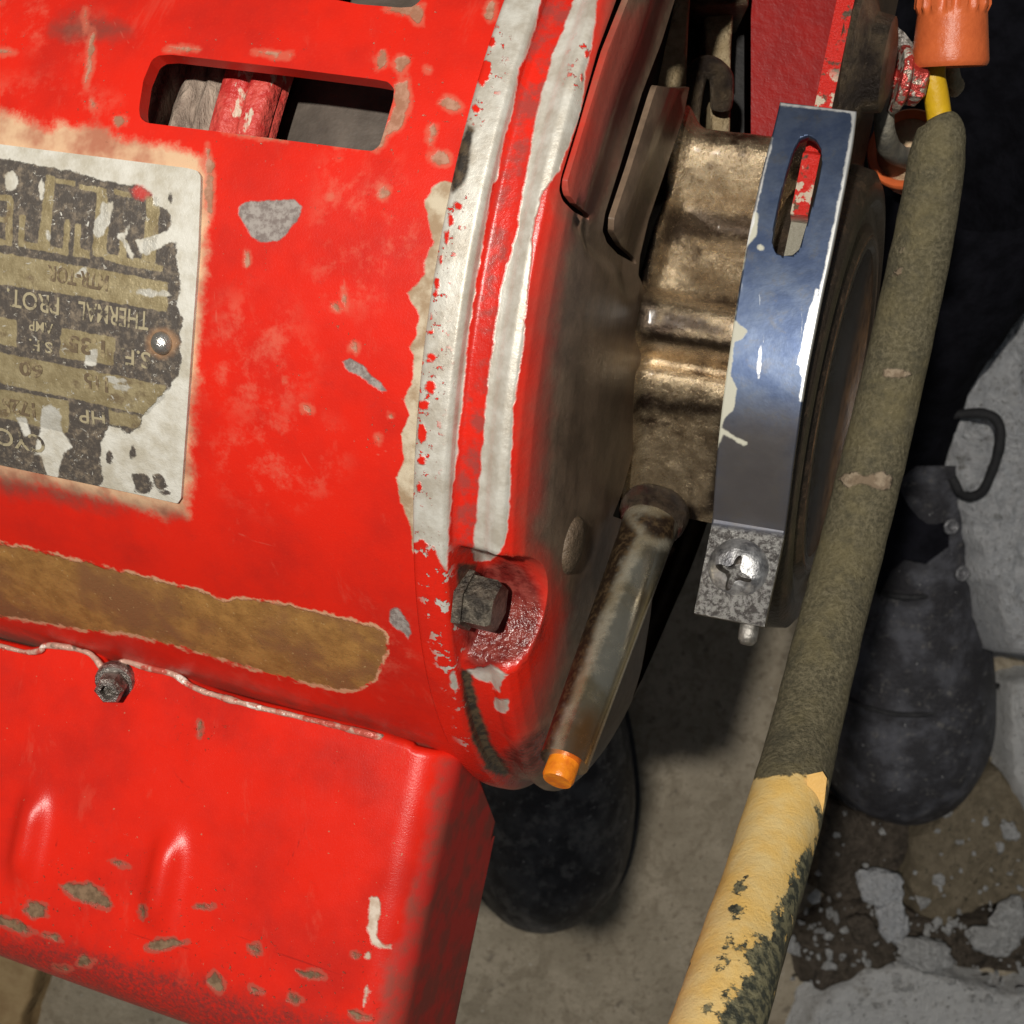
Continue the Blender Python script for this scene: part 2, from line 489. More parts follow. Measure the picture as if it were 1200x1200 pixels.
MAT_RUBBER = simple('oily_rubber', (.030, .022, .016), (.085, .055, .035), 5, .3, 0, .03, lo_=.45, hi_=.75)
MAT_RUBBER2 = simple('oily_rubber_lip', (.13, .075, .04), (.05, .03, .02), 5, .25, 0, .03)
MAT_CRADLE = simple('cradle_red_paint', (.30, .008, .006), (.25, .007, .006), 3, .45, 0, .012, spec=.3)
MAT_BLACK = simple('shade_black', (.006, .005, .005), (.012, .010, .009), 3, .7, 0, .02)  # near-black that puts the shade of the hollows into the colour
MAT_INNER = simple('inner_grey_sheet', (.075, .06, .048), (.13, .105, .085), 2.0, .6, 0, .015)
m = Mat('cradle_arm_grime')
rd = m.sm(m.op('ADD', m.attr('a_red'), m.mul(m.op('SUBTRACT', m.noise(8, 5, .65), .5), 12)), -1.2, 1.2)
c = m.mix(m.sm(m.noise(4, 6, .7), .35, .65), (.075, .045, .03), (.15, .09, .055))
c = m.mix(m.mul(m.attr('a_edge'), m.sm(m.noise(9, 4), .36, .44)), c, (.62, .02, .012))
c = m.mix(m.mul(m.attr('a_tab'), m.sm(m.noise(7, 4), .53, .57)), c, (.62, .55, .42))
c = m.mix(m.attr('a_bareend'), c, (.30, .28, .22))
MAT_ARM = m.done(c, .3, 0, m.noise(14, 5, .7), .05, spec=.6)

m = Mat('fibrous_winding')
w = m.noise(11, 5, .7, .6, (1.0, .28, .28))
MAT_WIND = m.done(m.mix(m.sm(w, .3, .7), (.18, .13, .10), (.48, .38, .30)), .75, 0, w, .10)
m = Mat('red_insulation_strip')
c = m.mix(m.sm(m.noise(6, 5), .4, .6), (.55, .035, .03), (.66, .09, .07))
c = m.mix(m.sm(m.noise(7, 4, .6, 0, (1, .4, .4)), .58, .63), c, (.70, .58, .45))
MAT_STRIPRED = m.done(c, .45, 0, m.noise(12, 4), .04)

# name plate
m = Mat('printed_name_plate')
c = m.mix(m.sm(m.noise(4, 5), .35, .7), (.70, .68, .61), (.50, .46, .37))
blk = m.edge('a_black', 7, 9, 1.3)
br = m.sm(m.op('ADD', m.attr('a_brass'), m.mul(m.op('SUBTRACT', m.noise(12, 4), .5), 6)), -1, 1)
inkc = m.mix(m.sm(m.noise(14, 5, .7), .45, .72), (.085, .072, .062), (.25, .20, .145))
brc = m.mix(m.sm(m.noise(7, 6, .7), .32, .68), (.30, .235, .125), (.46, .38, .22))
brc = m.mix(m.sm(m.noise(3.6, 4), .56, .68), brc, (.23, .17, .10))
pr = m.mix(br, inkc, brc)
wh = m.edge('a_white', 5, 10, 1.3)
rub = m.op('MAXIMUM', m.sm(m.noise(15, 6, .8, .6), .60, .65), m.sm(m.noise(5, 5, .7, .3, (1, 4, 1)), .67, .70))
c = m.mix(m.mul(blk, m.op('SUBTRACT', 1.0, m.op('MAXIMUM', wh, rub))), c, pr)
c = m.mix(m.mul(m.edge('a_redspot', 9, 9, 4.0, -2.0), .8), c, (.62, .05, .04))
ru = m.sm(m.op('ADD', m.attr('a_rust'), m.mul(m.op('SUBTRACT', m.noise(10, 4), .5), 12)), -6, 6)
c = m.mix(m.mul(ru, .75), c, (.40, .22, .11))
MAT_PLATE = m.done(c, .42, m.mul(br, .35), m.op('ADD', m.mul(blk, .4), m.mul(m.noise(20, 4, .7), .5)), .02)
MAT_LETTER = simple('plate_letter_brass', (.42, .36, .23), (.085, .07, .058), 11, .5, .1, .004, lo_=.50, hi_=.62)
MAT_STAMP = simple('plate_stamped_ink', (.14, .10, .06), (.34, .27, .15), 11, .6, 0, .004, lo_=.46, hi_=.62)
MAT_RIVET = simple('worn_rivet', (.55, .50, .44), (.75, .72, .68), 8, .25, .85, .01)

# cable
m = Mat('cable_jacket')
n = m.noise(22, 5, .75)
c = m.mix(m.sm(n, .36, .68), (.10, .088, .054), (.235, .205, .13))
c = m.mix(m.mul(m.sm(m.noise(1.5, 4), .45, .7), .6), c, (.22, .185, .095))
c = m.mix(m.mul(m.sm(m.noise(13, 4), .66, .72), .5), c, (.36, .29, .17))
c = m.mix(m.mul(m.sm(m.noise(3.2, 6, .75), .48, .66), .55), c, (.075, .07, .05))
c = m.mix(m.mul(m.sm(m.noise(13, 3), .30, .26), .8), c, (.03, .027, .02))
scar = m.edge('a_scar', 5, 10, 1.6)
c = m.mix(m.mul(scar, .8), c, m.mix(m.sm(m.noise(9, 4), .4, .6), (.30, .22, .15), (.50, .39, .28)))
yl = m.edge('a_yellow', 13, 6, 1.8, -1.0, 6)
wrn = m.mul(m.sm(m.op('ADD', m.attr('a_wear'), m.mul(m.op('SUBTRACT', m.noise(4.5, 6, .72), .5), 90)), 4, 8), 1.0)
yl = m.mul(yl, m.op('SUBTRACT', 1.0, wrn))
c = m.mix(m.mul(wrn, m.sm(m.attr('a_yellow'), -4, 4)), c, m.mix(m.sm(m.noise(14, 4), .4, .6), (.06, .065, .05), (.26, .24, .14)))
yc = m.mix(m.sm(m.noise(3, 5), .35, .7), (.82, .53, .16), (.80, .60, .27))
c = m.mix(yl, c, yc)
MAT_CABLE = m.done(c, .85, 0, m.op('ADD', m.mul(m.mul(n, m.op('SUBTRACT', 1.0, m.mul(yl, .75))), 1.0), m.op('ADD', m.mul(yl, .5), m.mul(scar, .6))), .045, spec=.2)
MAT_YWIRE = simple('yellow_wire', (.68, .42, .012), (.60, .36, .01), 6, .45, 0, .008)
MAT_GWIRE = simple('grey_wire', (.17, .165, .145), (.27, .25, .20), 6, .45, 0, .02)
MAT_WNUT = simple('orange_wire_nut', (.62, .135, .04), (.55, .115, .035), 5, .34, 0, .008, spec=.35)
MAT_WNUTIN = simple('wire_nut_inside', (.55, .42, .26), (.60, .36, .22), 6, .6, 0, .02)
m = Mat('chipped_ground_stud')
c = m.mix(m.sm(m.noise(6, 4), .45, .5), (.30, .24, .19), (.45, .05, .04))
c = m.mix(m.sm(m.noise(8, 4, .6), .58, .62), c, (.62, .56, .48))
MAT_STUD = m.done(c, .26, .35, m.noise(10, 4), .05)

# ground
m = Mat('dirty_concrete')
n1 = m.noise(.55, 6, .65, .3); n2 = m.noise(5, 6, .7)
c = m.mix(m.sm(n1, .36, .62), (.38, .325, .24), (.50, .43, .325))
c = m.mix(m.mul(m.sm(n2, .50, .68), .65), c, (.25, .20, .14))
c = m.mix(m.mul(m.sm(m.noise(1.1, 6, .7, .8), .50, .62), .55), c, (.26, .215, .15))
c = m.mix(m.mul(m.sm(m.noise(2.2, 3, .5), .64, .72), .7), c, (.20, .17, .13))
c = m.mix(m.mul(m.sm(m.noise(7, 2, .5), .72, .75), .8), c, (.62, .59, .52))
c = m.mix(m.mul(m.sm(m.noise(9, 4, .7), .64, .68), .7), c, (.13, .105, .075))
MAT_FLOOR = m.done(c, .85, 0, m.op('ADD', n2, m.mul(m.noise(22, 4), .4)), .12, spec=.25)
def conc(name, c1, c2, c3, sc_=1.6):
    m = Mat(name)
    n2 = m.noise(sc_ * 3, 6, .72)
    c = m.mix(m.sm(n2, .36, .62), c1, c2)
    c = m.mix(m.sm(m.noise(sc_, 5, .7), .57, .72), c, c3)
    c = m.mix(m.mul(m.sm(m.noise(sc_ * 5, 5, .75), .56, .66), .75), c, c3)
    c = m.mix(m.mul(m.sm(m.noise(sc_ * 8, 3, .6), .66, .69), .8), c, (.05, .045, .04))
    return m.done(c, .9, 0, m.op('ADD', n2, m.mul(m.noise(16, 5, .7), .5)), .34, spec=.2)
MAT_PALE = conc('pale_broken_concrete', (.84, .84, .83), (.93, .93, .92), (.58, .56, .52), 1.0)
MAT_BLUEC = conc('grey_rough_concrete', (.74, .76, .79), (.90, .91, .93), (.30, .29, .27), 1.3)
MAT_OCHRE = conc('ochre_cracked_stone', (.28, .23, .155), (.40, .33, .23), (.17, .15, .10), 1.0)
MAT_BROWNC = conc('brown_mortar', (.11, .09, .07), (.22, .18, .14), (.06, .05, .042), 1.4)
MAT_STONE = conc('pale_stone', (.55, .55, .54), (.86, .86, .85), (.22, .20, .18), 1.6)
MAT_WOOD = simple('brown_board', (.36, .25, .12), (.28, .18, .08), 1.5, .7, 0, .05)
m = Mat('black_shoe_leather')
c = m.mix(m.sm(m.noise(1.2, 5, .6), .42, .7), (.030, .029, .034), (.105, .107, .125))
c = m.mix(m.mul(m.sm(m.noise(3.5, 5, .72), .56, .70), .7), c, (.20, .19, .175))
c = m.mix(m.sm(m.noise(6.5, 2, .5), .735, .75), c, (.42, .42, .42))
MAT_SHOE = m.done(c, m.op('ADD', .42, m.mul(m.noise(4, 5), .25)), 0, m.noise(9, 5, .7), .06, spec=.45)
m = Mat('dusty_black_shoe')
c = m.mix(m.sm(m.noise(1.2, 5, .6), .40, .62), (.040, .038, .040), (.11, .108, .108))
c = m.mix(m.mul(m.sm(m.noise(1.8, 6, .75), .50, .62), .7), c, (.26, .245, .225))
c = m.mix(m.sm(m.noise(5, 3, .6), .68, .70), c, (.45, .43, .40))
MAT_SHOE2 = m.done(c, m.op('ADD', .42, m.mul(m.noise(4, 5), .25)), 0, m.noise(7, 5, .7), .10, spec=.45)
MAT_SOLE = simple('black_sole', (.012, .012, .014), (.03, .03, .032), 5, .6, 0, .04)
MAT_TROUSER = simple('black_trouser_cloth', (.006, .006, .008), (.011, .011, .015), 2, .95, 0, .05, spec=.05)
MAT_LACE = simple('black_lace', (.009, .009, .011), (.018, .018, .02), 12, .7, 0, .02)

# ================================================================== the motor
motor = thing('electric_motor', 'red painted electric motor with worn name plate, slotted end bell and lower cover', 'electric motor', M(-3, 0, 0))

# --- shell with real vent openings
VENT1 = [(178, 70), (186, 65), (200, 64), (330, 79), (440, 93), (455, 96), (462, 104), (461, 116), (452, 148), (445, 170), (437, 177), (425, 176), (310, 161), (188, 146), (172, 144), (164, 138), (163, 126), (168, 94)]
VENT2 = [(380, -80), (500, -66), (506, -55), (498, -20), (492, 2), (483, 8), (470, 9), (420, 5), (385, -2), (370, -6), (368, -20)]
ts = np.linspace(-7.4, 0, 236); phs = np.linspace(-1.0, 1.62, 330)
fn = lambda t, ph: MC(t, ph, R)
inward = lambda P: P - .13 * ((P - O) - ((P - O) @ A)[:, None] * A) / R
V, F = cut_surf(ts, phs, fn, [VENT1, VENT2], wall=inward)
V2, F2 = surf(np.linspace(-7.4, 0, 3), np.linspace(1.62, 2 * math.pi - 1.0, 40), fn)
Vc, Fc = lathe(M(-7.4, 0, 0), A, [(0, 0.01), (0, R)], 48)
V, F = join((V, F), (V2, F2), (Vc, Fc))
P = proj(V)
TAN = [(-80, 622), (0, 637), (50, 648), (100, 660), (150, 672), (200, 685), (245, 697), (262, 706), (275, 702), (290, 703), (330, 708), (370, 718), (420, 730), (445, 738), (453, 748), (452, 765), (445, 780), (440, 795), (425, 805), (405, 809), (370, 802), (320, 790), (270, 775), (240, 765), (200, 755), (150, 742), (100, 738), (50, 728), (0, 722), (-80, 705)]
PLATE = [(-90, 152), (0, 169), (220, 197), (231, 200), (235, 206), (235, 216), (232, 300), (225, 400), (218, 500), (212, 584), (208, 590), (150, 577), (0, 545), (-90, 526)]
RAG = [(521, 212), (506, 220), (497, 240), (503, 262), (508, 285), (497, 310), (500, 322), (478, 342), (484, 358), (494, 368), (488, 395), (478, 405), (486, 420), (482, 450), (474, 468), (480, 485), (470, 510), (474, 540), (463, 560), (470, 590), (482, 620), (484, 650), (510, 650), (505, 560), (515, 440), (540, 215)]
CHIPS = [ell(502, 82, 4, 3), ell(471, 76, 9, 11, 40), [(462, 100), (478, 93), (482, 118), (472, 148), (455, 160), (442, 180), (436, 172), (450, 150), (461, 125)], ell(528, 122, 13, 10, 20), ell(507, 158, 6, 14, 8), ell(517, 186, 13, 9), ell(450, 226, 8, 8), ell(447, 70, 6, 12, 20),
         ell(489, 20, 8, 14, -20), ell(575, 12, 6, 12), ell(475, 10, 26, 7), ell(105, 70, 4, 32, 8), ell(108, 122, 4, 10), ell(140, 142, 9, 7), ell(394, 361, 6, 7), ell(404, 350, 2, 16, -6), ell(415, 407, 5, 7), ell(318, 64, 26, 4, 5), ell(210, 58, 22, 3), ell(360, 478, 8, 4, 30), ell(405, 170, 14, 3, 5), ell(300, 160, 40, 2, 7),
         ell(334, 446, 3, 3), ell(444, 515, 4, 6), ell(458, 487, 3, 3), ell(385, 232, 3, 2), ell(289, 304, 4, 9), ell(5, 60, 12, 4), ell(245, 215, 6, 40), ell(100, 22, 3, 16)]
GREY = [[(281, 240), (290, 236), (318, 235), (345, 233), (355, 243), (350, 258), (338, 270), (328, 282), (305, 284), (292, 275), (286, 262), (280, 252)], [(402, 424), (412, 420), (424, 428), (444, 448), (456, 460), (446, 458), (420, 440), (406, 434)], ell(466, 727, 9, 14, -30), ell(475, 735, 6, 16, -20)]
SCUFF = [ell(300, 420, 60, 70, 0, 12, .1), ell(80, 40, 50, 22), ell(330, 540, 80, 60), ell(30, 20, 40, 20), ell(430, 270, 60, 90), ell(460, 765, 30, 30), ell(60, 120, 80, 20)]
HALO = [[(-80, 118), (0, 128), (60, 150), (70, 138), (90, 150), (112, 142), (128, 150), (136, 160), (180, 168), (226, 178), (243, 190), (248, 215), (243, 300), (234, 400), (228, 500), (222, 605), (190, 606), (100, 580), (0, 562), (-80, 550)]]
DIRT_SHADE = [[(-80, 726), (0, 742), (60, 752), (140, 772), (260, 800), (380, 832), (500, 868), (520, 900), (400, 880), (200, 830), (-80, 780)], [(-60, 552), (0, 556), (210, 600), (212, 606), (100, 590), (-60, 565)], ell(100, 34, 40, 16)]
MAT_ATTR = dict(a_tan=sdf(P, [TAN]), a_pale=sdf(P, [RAG] + [ell(455, 780, 16, 12), ell(470, 805, 14, 5, 20)][:0]), a_chip=sdf(P, CHIPS), a_grey=sdf(P, GREY), a_scuff=sdf(P, SCUFF), a_halo=sdf(P, HALO), a_dirt_shade=sdf(P, DIRT_SHADE), a_scr=sdf(P, [line(*q) for q in ((305, 480, 330, 470), (444, 150, 300, 250), (250, 330, 262, 420), (418, 540, 470, 520), (400, 300, 410, 360), (130, 20, 160, 60), (350, 520, 372, 560), (270, 620, 320, 640))]))
vis = (V - O) @ E3 > -1.0
for k in MAT_ATTR: MAT_ATTR[k] = np.where(vis, MAT_ATTR[k], -60)
shell = mk('shell', V, F, MAT_SHELL, motor, attrs=MAT_ATTR)

# --- what shows through the vents
ri = 4.35
a0 = on_cyl(172, 110, ri); 
def inner_patch(name, px0, px1, r, mat, ridge=0.0, freq=0, wav=0.0):
    t0 = on_cyl(px0, 110, r)[0]; t1 = on_cyl(px1, 125, r)[0]
    us = np.linspace(t0, t1, 40); vs = np.linspace(-.75, .15, 60)
    def f(u, v):
        k = (u - t0) / (t1 - t0)
        rr = r + ridge * np.sqrt(np.clip(1 - (2 * k - 1) ** 2, 0, 1))
        if wav: rr = rr + wav * np.array([mnoise.noise(Vector((a * 9, b * 2.2, 3.1))) for a, b in zip(u, v)])
        return MC(u, v, rr)
    V, F = surf(us, vs, f)
    return mk(name, V, F, mat, motor)
inner_patch('winding', 172, 262, 4.40, MAT_WIND, wav=.10)
inner_patch('insulation_strip', 262, 296, 4.42, MAT_STRIPRED, .16, wav=.03)
inner_patch('insulation_strip', 296, 324, 4.46, MAT_STRIPRED, .16, wav=.04)
inner_patch('insulation_strip', 322, 334, 4.36, MAT_STRIPRED, .10, wav=.04)
inner_patch('inner_sheet', 340, 520, 4.05, MAT_INNER, .10)
V, F = lathe(M(-6.9, 0, 0), A, [(0, .1), (0, 3.9), (6.7, 3.9), (6.7, .1)], 48)
mk('core', V, F, MAT_BLACK, motor)

# --- name plate with print, letters and rivet
RP = R + .035
t0 = on_cyl(-90, 300, RP)[0]; t1 = on_cyl(245, 300, RP)[0] + .08
us = np.linspace(t0, t1, 150); vs = np.linspace(on_cyl(100, 140, RP)[1], on_cyl(200, 610, RP)[1], 170)
V, F = cut_surf(us, vs, lambda t, ph: MC(t, ph, RP), [PLATE], keep_inside=True, wall=lambda P: P - .045 * ((P - O) - ((P - O) @ A)[:, None] * A) / R)
P = proj(V)
BLACK = [[(-95, 165), (0, 186), (20, 189), (40, 193), (62, 197), (90, 203), (112, 209), (140, 215), (168, 220), (176, 226), (180, 240), (198, 246), (200, 262), (192, 276), (206, 284), (208, 310), (212, 330), (208, 360), (213, 372), (210, 440), (200, 452), (190, 463), (178, 475), (170, 485), (163, 500), (150, 508), (140, 500), (128, 498), (120, 516), (119, 545), (121, 560), (116, 571), (100, 570), (60, 559), (0, 545), (-95, 528)],
         [(155, 556), (170, 556), (180, 570), (176, 578), (158, 575)], ell(188, 565, 6, 10, -20), ell(193, 577, 5, 2, 10), ell(200, 232, 4, 6), ell(156, 530, 5, 8), ell(128, 535, 4, 10)]
BRASS = [[(-95, 275), (0, 296), (100, 313), (197, 331), (196, 366), (100, 348), (0, 333), (-95, 318)], [(72, 384), (135, 396), (133, 428), (70, 419)], [(-95, 352), (0, 371), (20, 375), (19, 407), (0, 403), (-95, 385)],
         [(-95, 392), (0, 413), (194, 452), (193, 466), (172, 486), (0, 449), (-95, 430)], [(-95, 437), (0, 456), (81, 470), (80, 508), (0, 489), (-95, 470)], [(128, 481), (166, 489), (163, 503), (128, 497)],
         [(54, 205), (65, 207), (58, 291), (44, 288)], [(23, 252), (30, 252), (28, 283), (38, 284), (58, 289), (80, 293), (80, 300), (40, 292), (21, 289)], [(76, 256), (83, 258), (80, 299), (73, 297)], [(88, 262), (95, 262), (94, 292), (105, 294), (105, 303), (86, 300)],
         [(64, 208), (88, 212), (88, 218), (64, 215)], [(93, 216), (118, 220), (118, 226), (93, 222)], [(115, 219), (125, 221), (128, 258), (124, 302), (108, 299), (112, 250)], [(122, 297), (160, 303), (192, 312), (190, 319), (150, 312), (122, 304)], [(141, 278), (150, 282), (148, 303), (139, 301)],
         [(172, 228), (187, 232), (186, 265), (182, 309), (166, 306), (170, 260)], [(8, 232), (16, 233), (14, 287), (6, 285)], [(-30, 248), (12, 256), (12, 262), (-30, 255)], [(-30, 222), (14, 230), (14, 237), (-30, 230)], [(-30, 275), (14, 282), (14, 289), (-30, 282)], [(134, 222), (154, 226), (154, 232), (134, 228)]]
WHITE = [[(48, 480), (60, 474), (70, 482), (73, 505), (86, 524), (74, 530), (68, 555), (62, 574), (56, 560), (48, 535), (40, 532), (47, 505)], ell(120, 258, 8, 22, 20), ell(142, 277, 6, 5), ell(150, 268, 2, 10, 22), [(160, 282), (180, 275), (200, 270), (205, 282), (190, 288), (172, 300), (163, 296)], ell(95, 320, 9, 4, -40), ell(180, 343, 22, 4, 2), [(18, 488), (30, 490), (36, 508), (30, 512)], ell(135, 445, 14, 4, 8), ell(144, 454, 10, 3, 5), ell(106, 420, 7, 12, 15), ell(150, 292, 4, 14, -25), ell(12, 212, 7, 14, 20), ell(48, 222, 3, 12), ell(56, 276, 3, 6)]
plate = mk('nameplate', V, F, MAT_PLATE, motor, attrs=dict(a_black=sdf(P, BLACK), a_brass=sdf(P, BRASS), a_white=sdf(P, WHITE), a_redspot=sdf(P, [ell(165, 226, 13, 8, 30)]), a_rust=sdf(P, [ell(190, 402, 17, 17, 0, 14, .05)])))

def plate_text(txt, p0, p1, hpx, mat, name='lettering', bold=.012):
    """lettering that reads towards the photo's left (the plate hangs upside down); p0, p1 are where its base line starts and ends"""
    cu = bpy.data.curves.new('t', 'FONT'); cu.body = txt; cu.size = 1.0; cu.offset = bold; cu.resolution_u = 3
    o = bpy.data.objects.new('t', cu); col.objects.link(o)
    dg = bpy.context.evaluated_depsgraph_get(); me = o.evaluated_get(dg).to_mesh()
    v = np.array([x.co[:2] for x in me.vertices]); f = [tuple(p.vertices) for p in me.polygons]
    o.evaluated_get(dg).to_mesh_clear(); bpy.data.objects.remove(o); bpy.data.curves.remove(cu)
    rr = RP + .006
    a = np.array(on_cyl(*p0, rr)); b = np.array(on_cyl(*p1, rr))
    w = v[:, 0].max(); hh = .70
    ph_h = on_cyl(p0[0], p0[1] + hpx, rr)[1] - a[1]
    k = v[:, 0] / w
    t = a[0] + k * (b[0] - a[0]); ph = a[1] + k * (b[1] - a[1]) + v[:, 1] / hh * ph_h
    mk(name, MC(t, ph, rr), f, mat, plate, smooth=False)
plate_text('THERMAL', (175, 366), (92, 353), 22, MAT_LETTER)
plate_text('PROT.', (71, 349), (8, 338), 21, MAT_LETTER)
plate_text('S.F.', (177, 414), (142, 408), 19, MAT_LETTER)
plate_text('AMP', (62, 380), (34, 375), 12, MAT_LETTER)
plate_text('S.F.', (62, 402), (34, 397), 13, MAT_LETTER)
plate_text('HP', (124, 484), (92, 479), 16, MAT_LETTER)
plate_text('CYC', (52, 512), (-4, 501), 20, MAT_LETTER)
plate_text('MTR-TOR', (128, 324), (56, 311), 18, MAT_STAMP, bold=.03)
plate_text('1.35', (128, 401), (80, 393), 19, MAT_STAMP, bold=.03)
plate_text('115', (130, 444), (98, 437), 17, MAT_STAMP, bold=.03)
plate_text('60', (50, 428), (22, 423), 16, MAT_STAMP, bold=.03)
plate_text('1725', (44, 474), (2, 466), 16, MAT_STAMP, bold=.03)
t_, ph_ = on_cyl(190, 402, RP)
nrm = math.sin(ph_) * E2 + math.cos(ph_) * E3
V, F = lathe(MC(t_, ph_, RP - .01), nrm, [(0, .095), (.03, .093), (.065, .07), (.085, .035), (.09, 0.0)], 20)
mk('rivet', V, F, MAT_RIVET, plate)

# --- end bell: profile turned round the shaft, with a bolt notch carved in its edge and real slots
prof = [(0.0, R - .05), (0.0, R + .015), (.03, R + .03), (.12, R + .035), (.25, R + .03), (.285, R + .0), (.30, R - .07), (.34, R - .10), (.46, R - .105), (.55, R - .10), (.60, R - .07), (.66, R - .05), (.72, R - .06), (.78, R - .12), (.84, R - .24), (.88, R - .42), (.91, R - .62), (.93, R - .85), (.935, R - 1.1), (.93, 3.4), (.90, 2.9), (.86, 2.4), (.82, 1.9), (.80, 1.5)]
pp = np.array(prof); L = np.concatenate([[0], np.cumsum(np.linalg.norm(np.diff(pp, axis=0), axis=1))])
def bell_prof(s):
    return np.interp(s, L, pp[:, 0]), np.interp(s, L, pp[:, 1])
SL1 = [(735, -70), (722, 0), (700, 60), (675, 150), (658, 205), (655, 222), (659, 235), (672, 248), (692, 259), (690, 251), (676, 240), (667, 228), (665, 212), (690, 130), (712, 60), (736, 0), (760, -70)]
SL2 = [(815, -70), (790, 2), (775, 50), (752, 110), (728, 190), (709, 250), (706, 270), (711, 284), (724, 298), (746, 310), (744, 302), (728, 288), (719, 272), (720, 255), (740, 195), (765, 115), (790, 42), (808, -10), (826, -70)]
SL3 = [(815, 110), (798, 155), (784, 195), (760, 260), (750, 300), (748, 322), (756, 340), (778, 360), (790, 366), (786, 352), (768, 338), (760, 322), (762, 300), (772, 262), (795, 200), (812, 150), (822, 118)]
SL3c = SL3
SLOTS = [SL1, SL2, SL3 + []]
CUTS = [SL1, SL2, [(818, -80), (802, 0), (790, 30), (778, 66), (767, 100), (788, 103), (808, 102), (800, 140), (783, 190), (760, 258), (750, 300), (748, 322), (756, 340), (776, 358), (770, 380), (757, 410), (748, 460), (744, 524), (728, 580), (718, 605), (820, 640), (980, 500), (980, -80), (830, -80)]]
tn, pn = on_cyl(556, 724, R)[0], on_cyl(548, 722, R)[1]
RN, rN = .62, R + .12
def shrink(t, ph):
    ss = lambda x, a, b: (lambda k: k * k * (3 - 2 * k))(np.clip((x - a) / (b - a), 0, 1))
    d_ = np.degrees(ph) % 360
    return 1 - .24 * ss(d_, 72, 128) * (1 - ss(d_, 200, 255)) * np.clip(t / .6, 0, 1)
def bell(s, ph):
    t, r = bell_prof(s)
    r = r * shrink(t, ph)
    d = (ph - pn) * R
    q = np.clip(1 - (d / RN) ** 2, 0, 1)
    w = np.clip((t - .30) / .06, 0, 1)
    depth = rN - RN * np.sqrt(q) * 1.12
    rn = np.where(np.abs(d) < RN, np.minimum(r, depth), r)
    r = r + w * (rn - r)
    X = MC(t, ph, r)
    # rolled edges beside the slots: the metal left of each slot bends back into it
    sd = sdf(proj(X) + np.array([7.0, 0]), SLOTS[:2] + [SL3c])
    return X - A * (.10 * np.exp(-(np.maximum(-sd, 0) / 13.0) ** 2) * np.clip((t - .86) / .04, 0, 1))[:, None]
s_b = np.unique(np.concatenate([np.linspace(0, L[15], 80), np.linspace(L[15], L[-1], 110)]))
# even steps keep the openings' outlines clean
s_b = np.linspace(0, L[-1], 270); ph_b = np.linspace(-1.05, 1.75, 400)
V, F = cut_surf(s_b, ph_b, bell, CUTS, wall=lambda P: P - .05 * A)
V2, F2 = surf(np.linspace(0, L[15], 30), np.linspace(1.75, 2 * math.pi - 1.05, 40), lambda s, ph: MC(*(lambda q: (q[0], ph, q[1] * shrink(q[0], ph)))(bell_prof(s))))
V, F = join((V, F), (V2, F2))
P = proj(V)
W1 = [(590, -40), (637, -10), (634, 0), (622, 50), (608, 84), (603, 120), (590, 167), (583, 210), (577, 215), (568, 267), (558, 333), (548, 400), (541, 480), (531, 570), (526, 620), (523, 668), (516, 660), (508, 640), (500, 650), (494, 640), (488, 648), (478, 640), (470, 560), (476, 500), (482, 430), (495, 330), (515, 240), (535, 150), (555, 60), (570, 0)]
W2 = [(703, -30), (672, 0), (660, 38), (650, 58), (638, 100), (630, 130), (622, 170), (617, 200), (607, 267), (598, 300), (588, 333), (578, 400), (568, 480), (562, 560), (558, 610), (554, 645), (556, 657), (575, 657), (592, 640), (596, 600), (599, 540), (602, 480), (613, 400), (620, 333), (625, 267), (632, 233), (637, 222), (655, 202), (668, 165), (680, 130), (686, 83), (694, 50), (700, 0), (720, -50)]
W3 = [(545, 786), (560, 782), (575, 780), (585, 784), (596, 790), (588, 798), (578, 796), (570, 800)], ell(588, 826, 9, 9), ell(532, 800, 4, 12, -8), [(575, 795), (590, 790), (586, 812), (578, 806)]
REDS = [ell(567, 85, 9, 16, 15), ell(577, 50, 6, 6), ell(558, 128, 5, 5), ell(537, 240, 5, 5), ell(528, 258, 4, 7), ell(523, 280, 3, 8), ell(517, 305, 3, 8), ell(512, 330, 3, 5), ell(510, 345, 3, 4), ell(505, 388, 3, 4), ell(504, 420, 6, 5), ell(504, 455, 7, 8), ell(497, 475, 6, 6), ell(495, 508, 5, 12), ell(494, 540, 5, 5), ell(491, 570, 3, 8), ell(493, 640, 9, 8), ell(688, 62, 3, 6), ell(682, 92, 3, 8)]
GRIME_SHADE = [[(722, -60), (702, 0), (692, 60), (684, 110), (668, 170), (656, 205), (644, 235), (634, 270), (626, 320), (618, 400), (612, 470), (608, 540), (604, 600), (604, 640), (636, 680), (645, 720), (640, 760), (628, 800), (612, 850), (600, 890), (590, 960), (800, 960), (900, 300), (900, -60)]]  # grime on the face, plus shade painted over the lower rim
BLUSH = [[(720, 20), (705, 80), (680, 160), (668, 200), (665, 240), (690, 252), (715, 190), (735, 110), (750, 60), (752, 10)], [(622, 250), (640, 240), (668, 262), (655, 330), (645, 420), (640, 520), (632, 600), (618, 600), (612, 480), (618, 330)], [(630, 640), (660, 700), (650, 780), (625, 830), (605, 830), (640, 720)], ell(700, 20, 8, 40)]
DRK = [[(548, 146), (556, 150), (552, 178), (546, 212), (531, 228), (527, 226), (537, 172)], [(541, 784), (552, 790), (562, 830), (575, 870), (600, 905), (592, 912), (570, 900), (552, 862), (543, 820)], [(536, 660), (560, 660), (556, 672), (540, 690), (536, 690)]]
OIL = [[(560, 664), (592, 652), (616, 662), (634, 688), (638, 715), (632, 748), (612, 774), (585, 782), (560, 785), (545, 775), (538, 720), (540, 672)], [(590, 880), (640, 850), (650, 900), (600, 915)]]
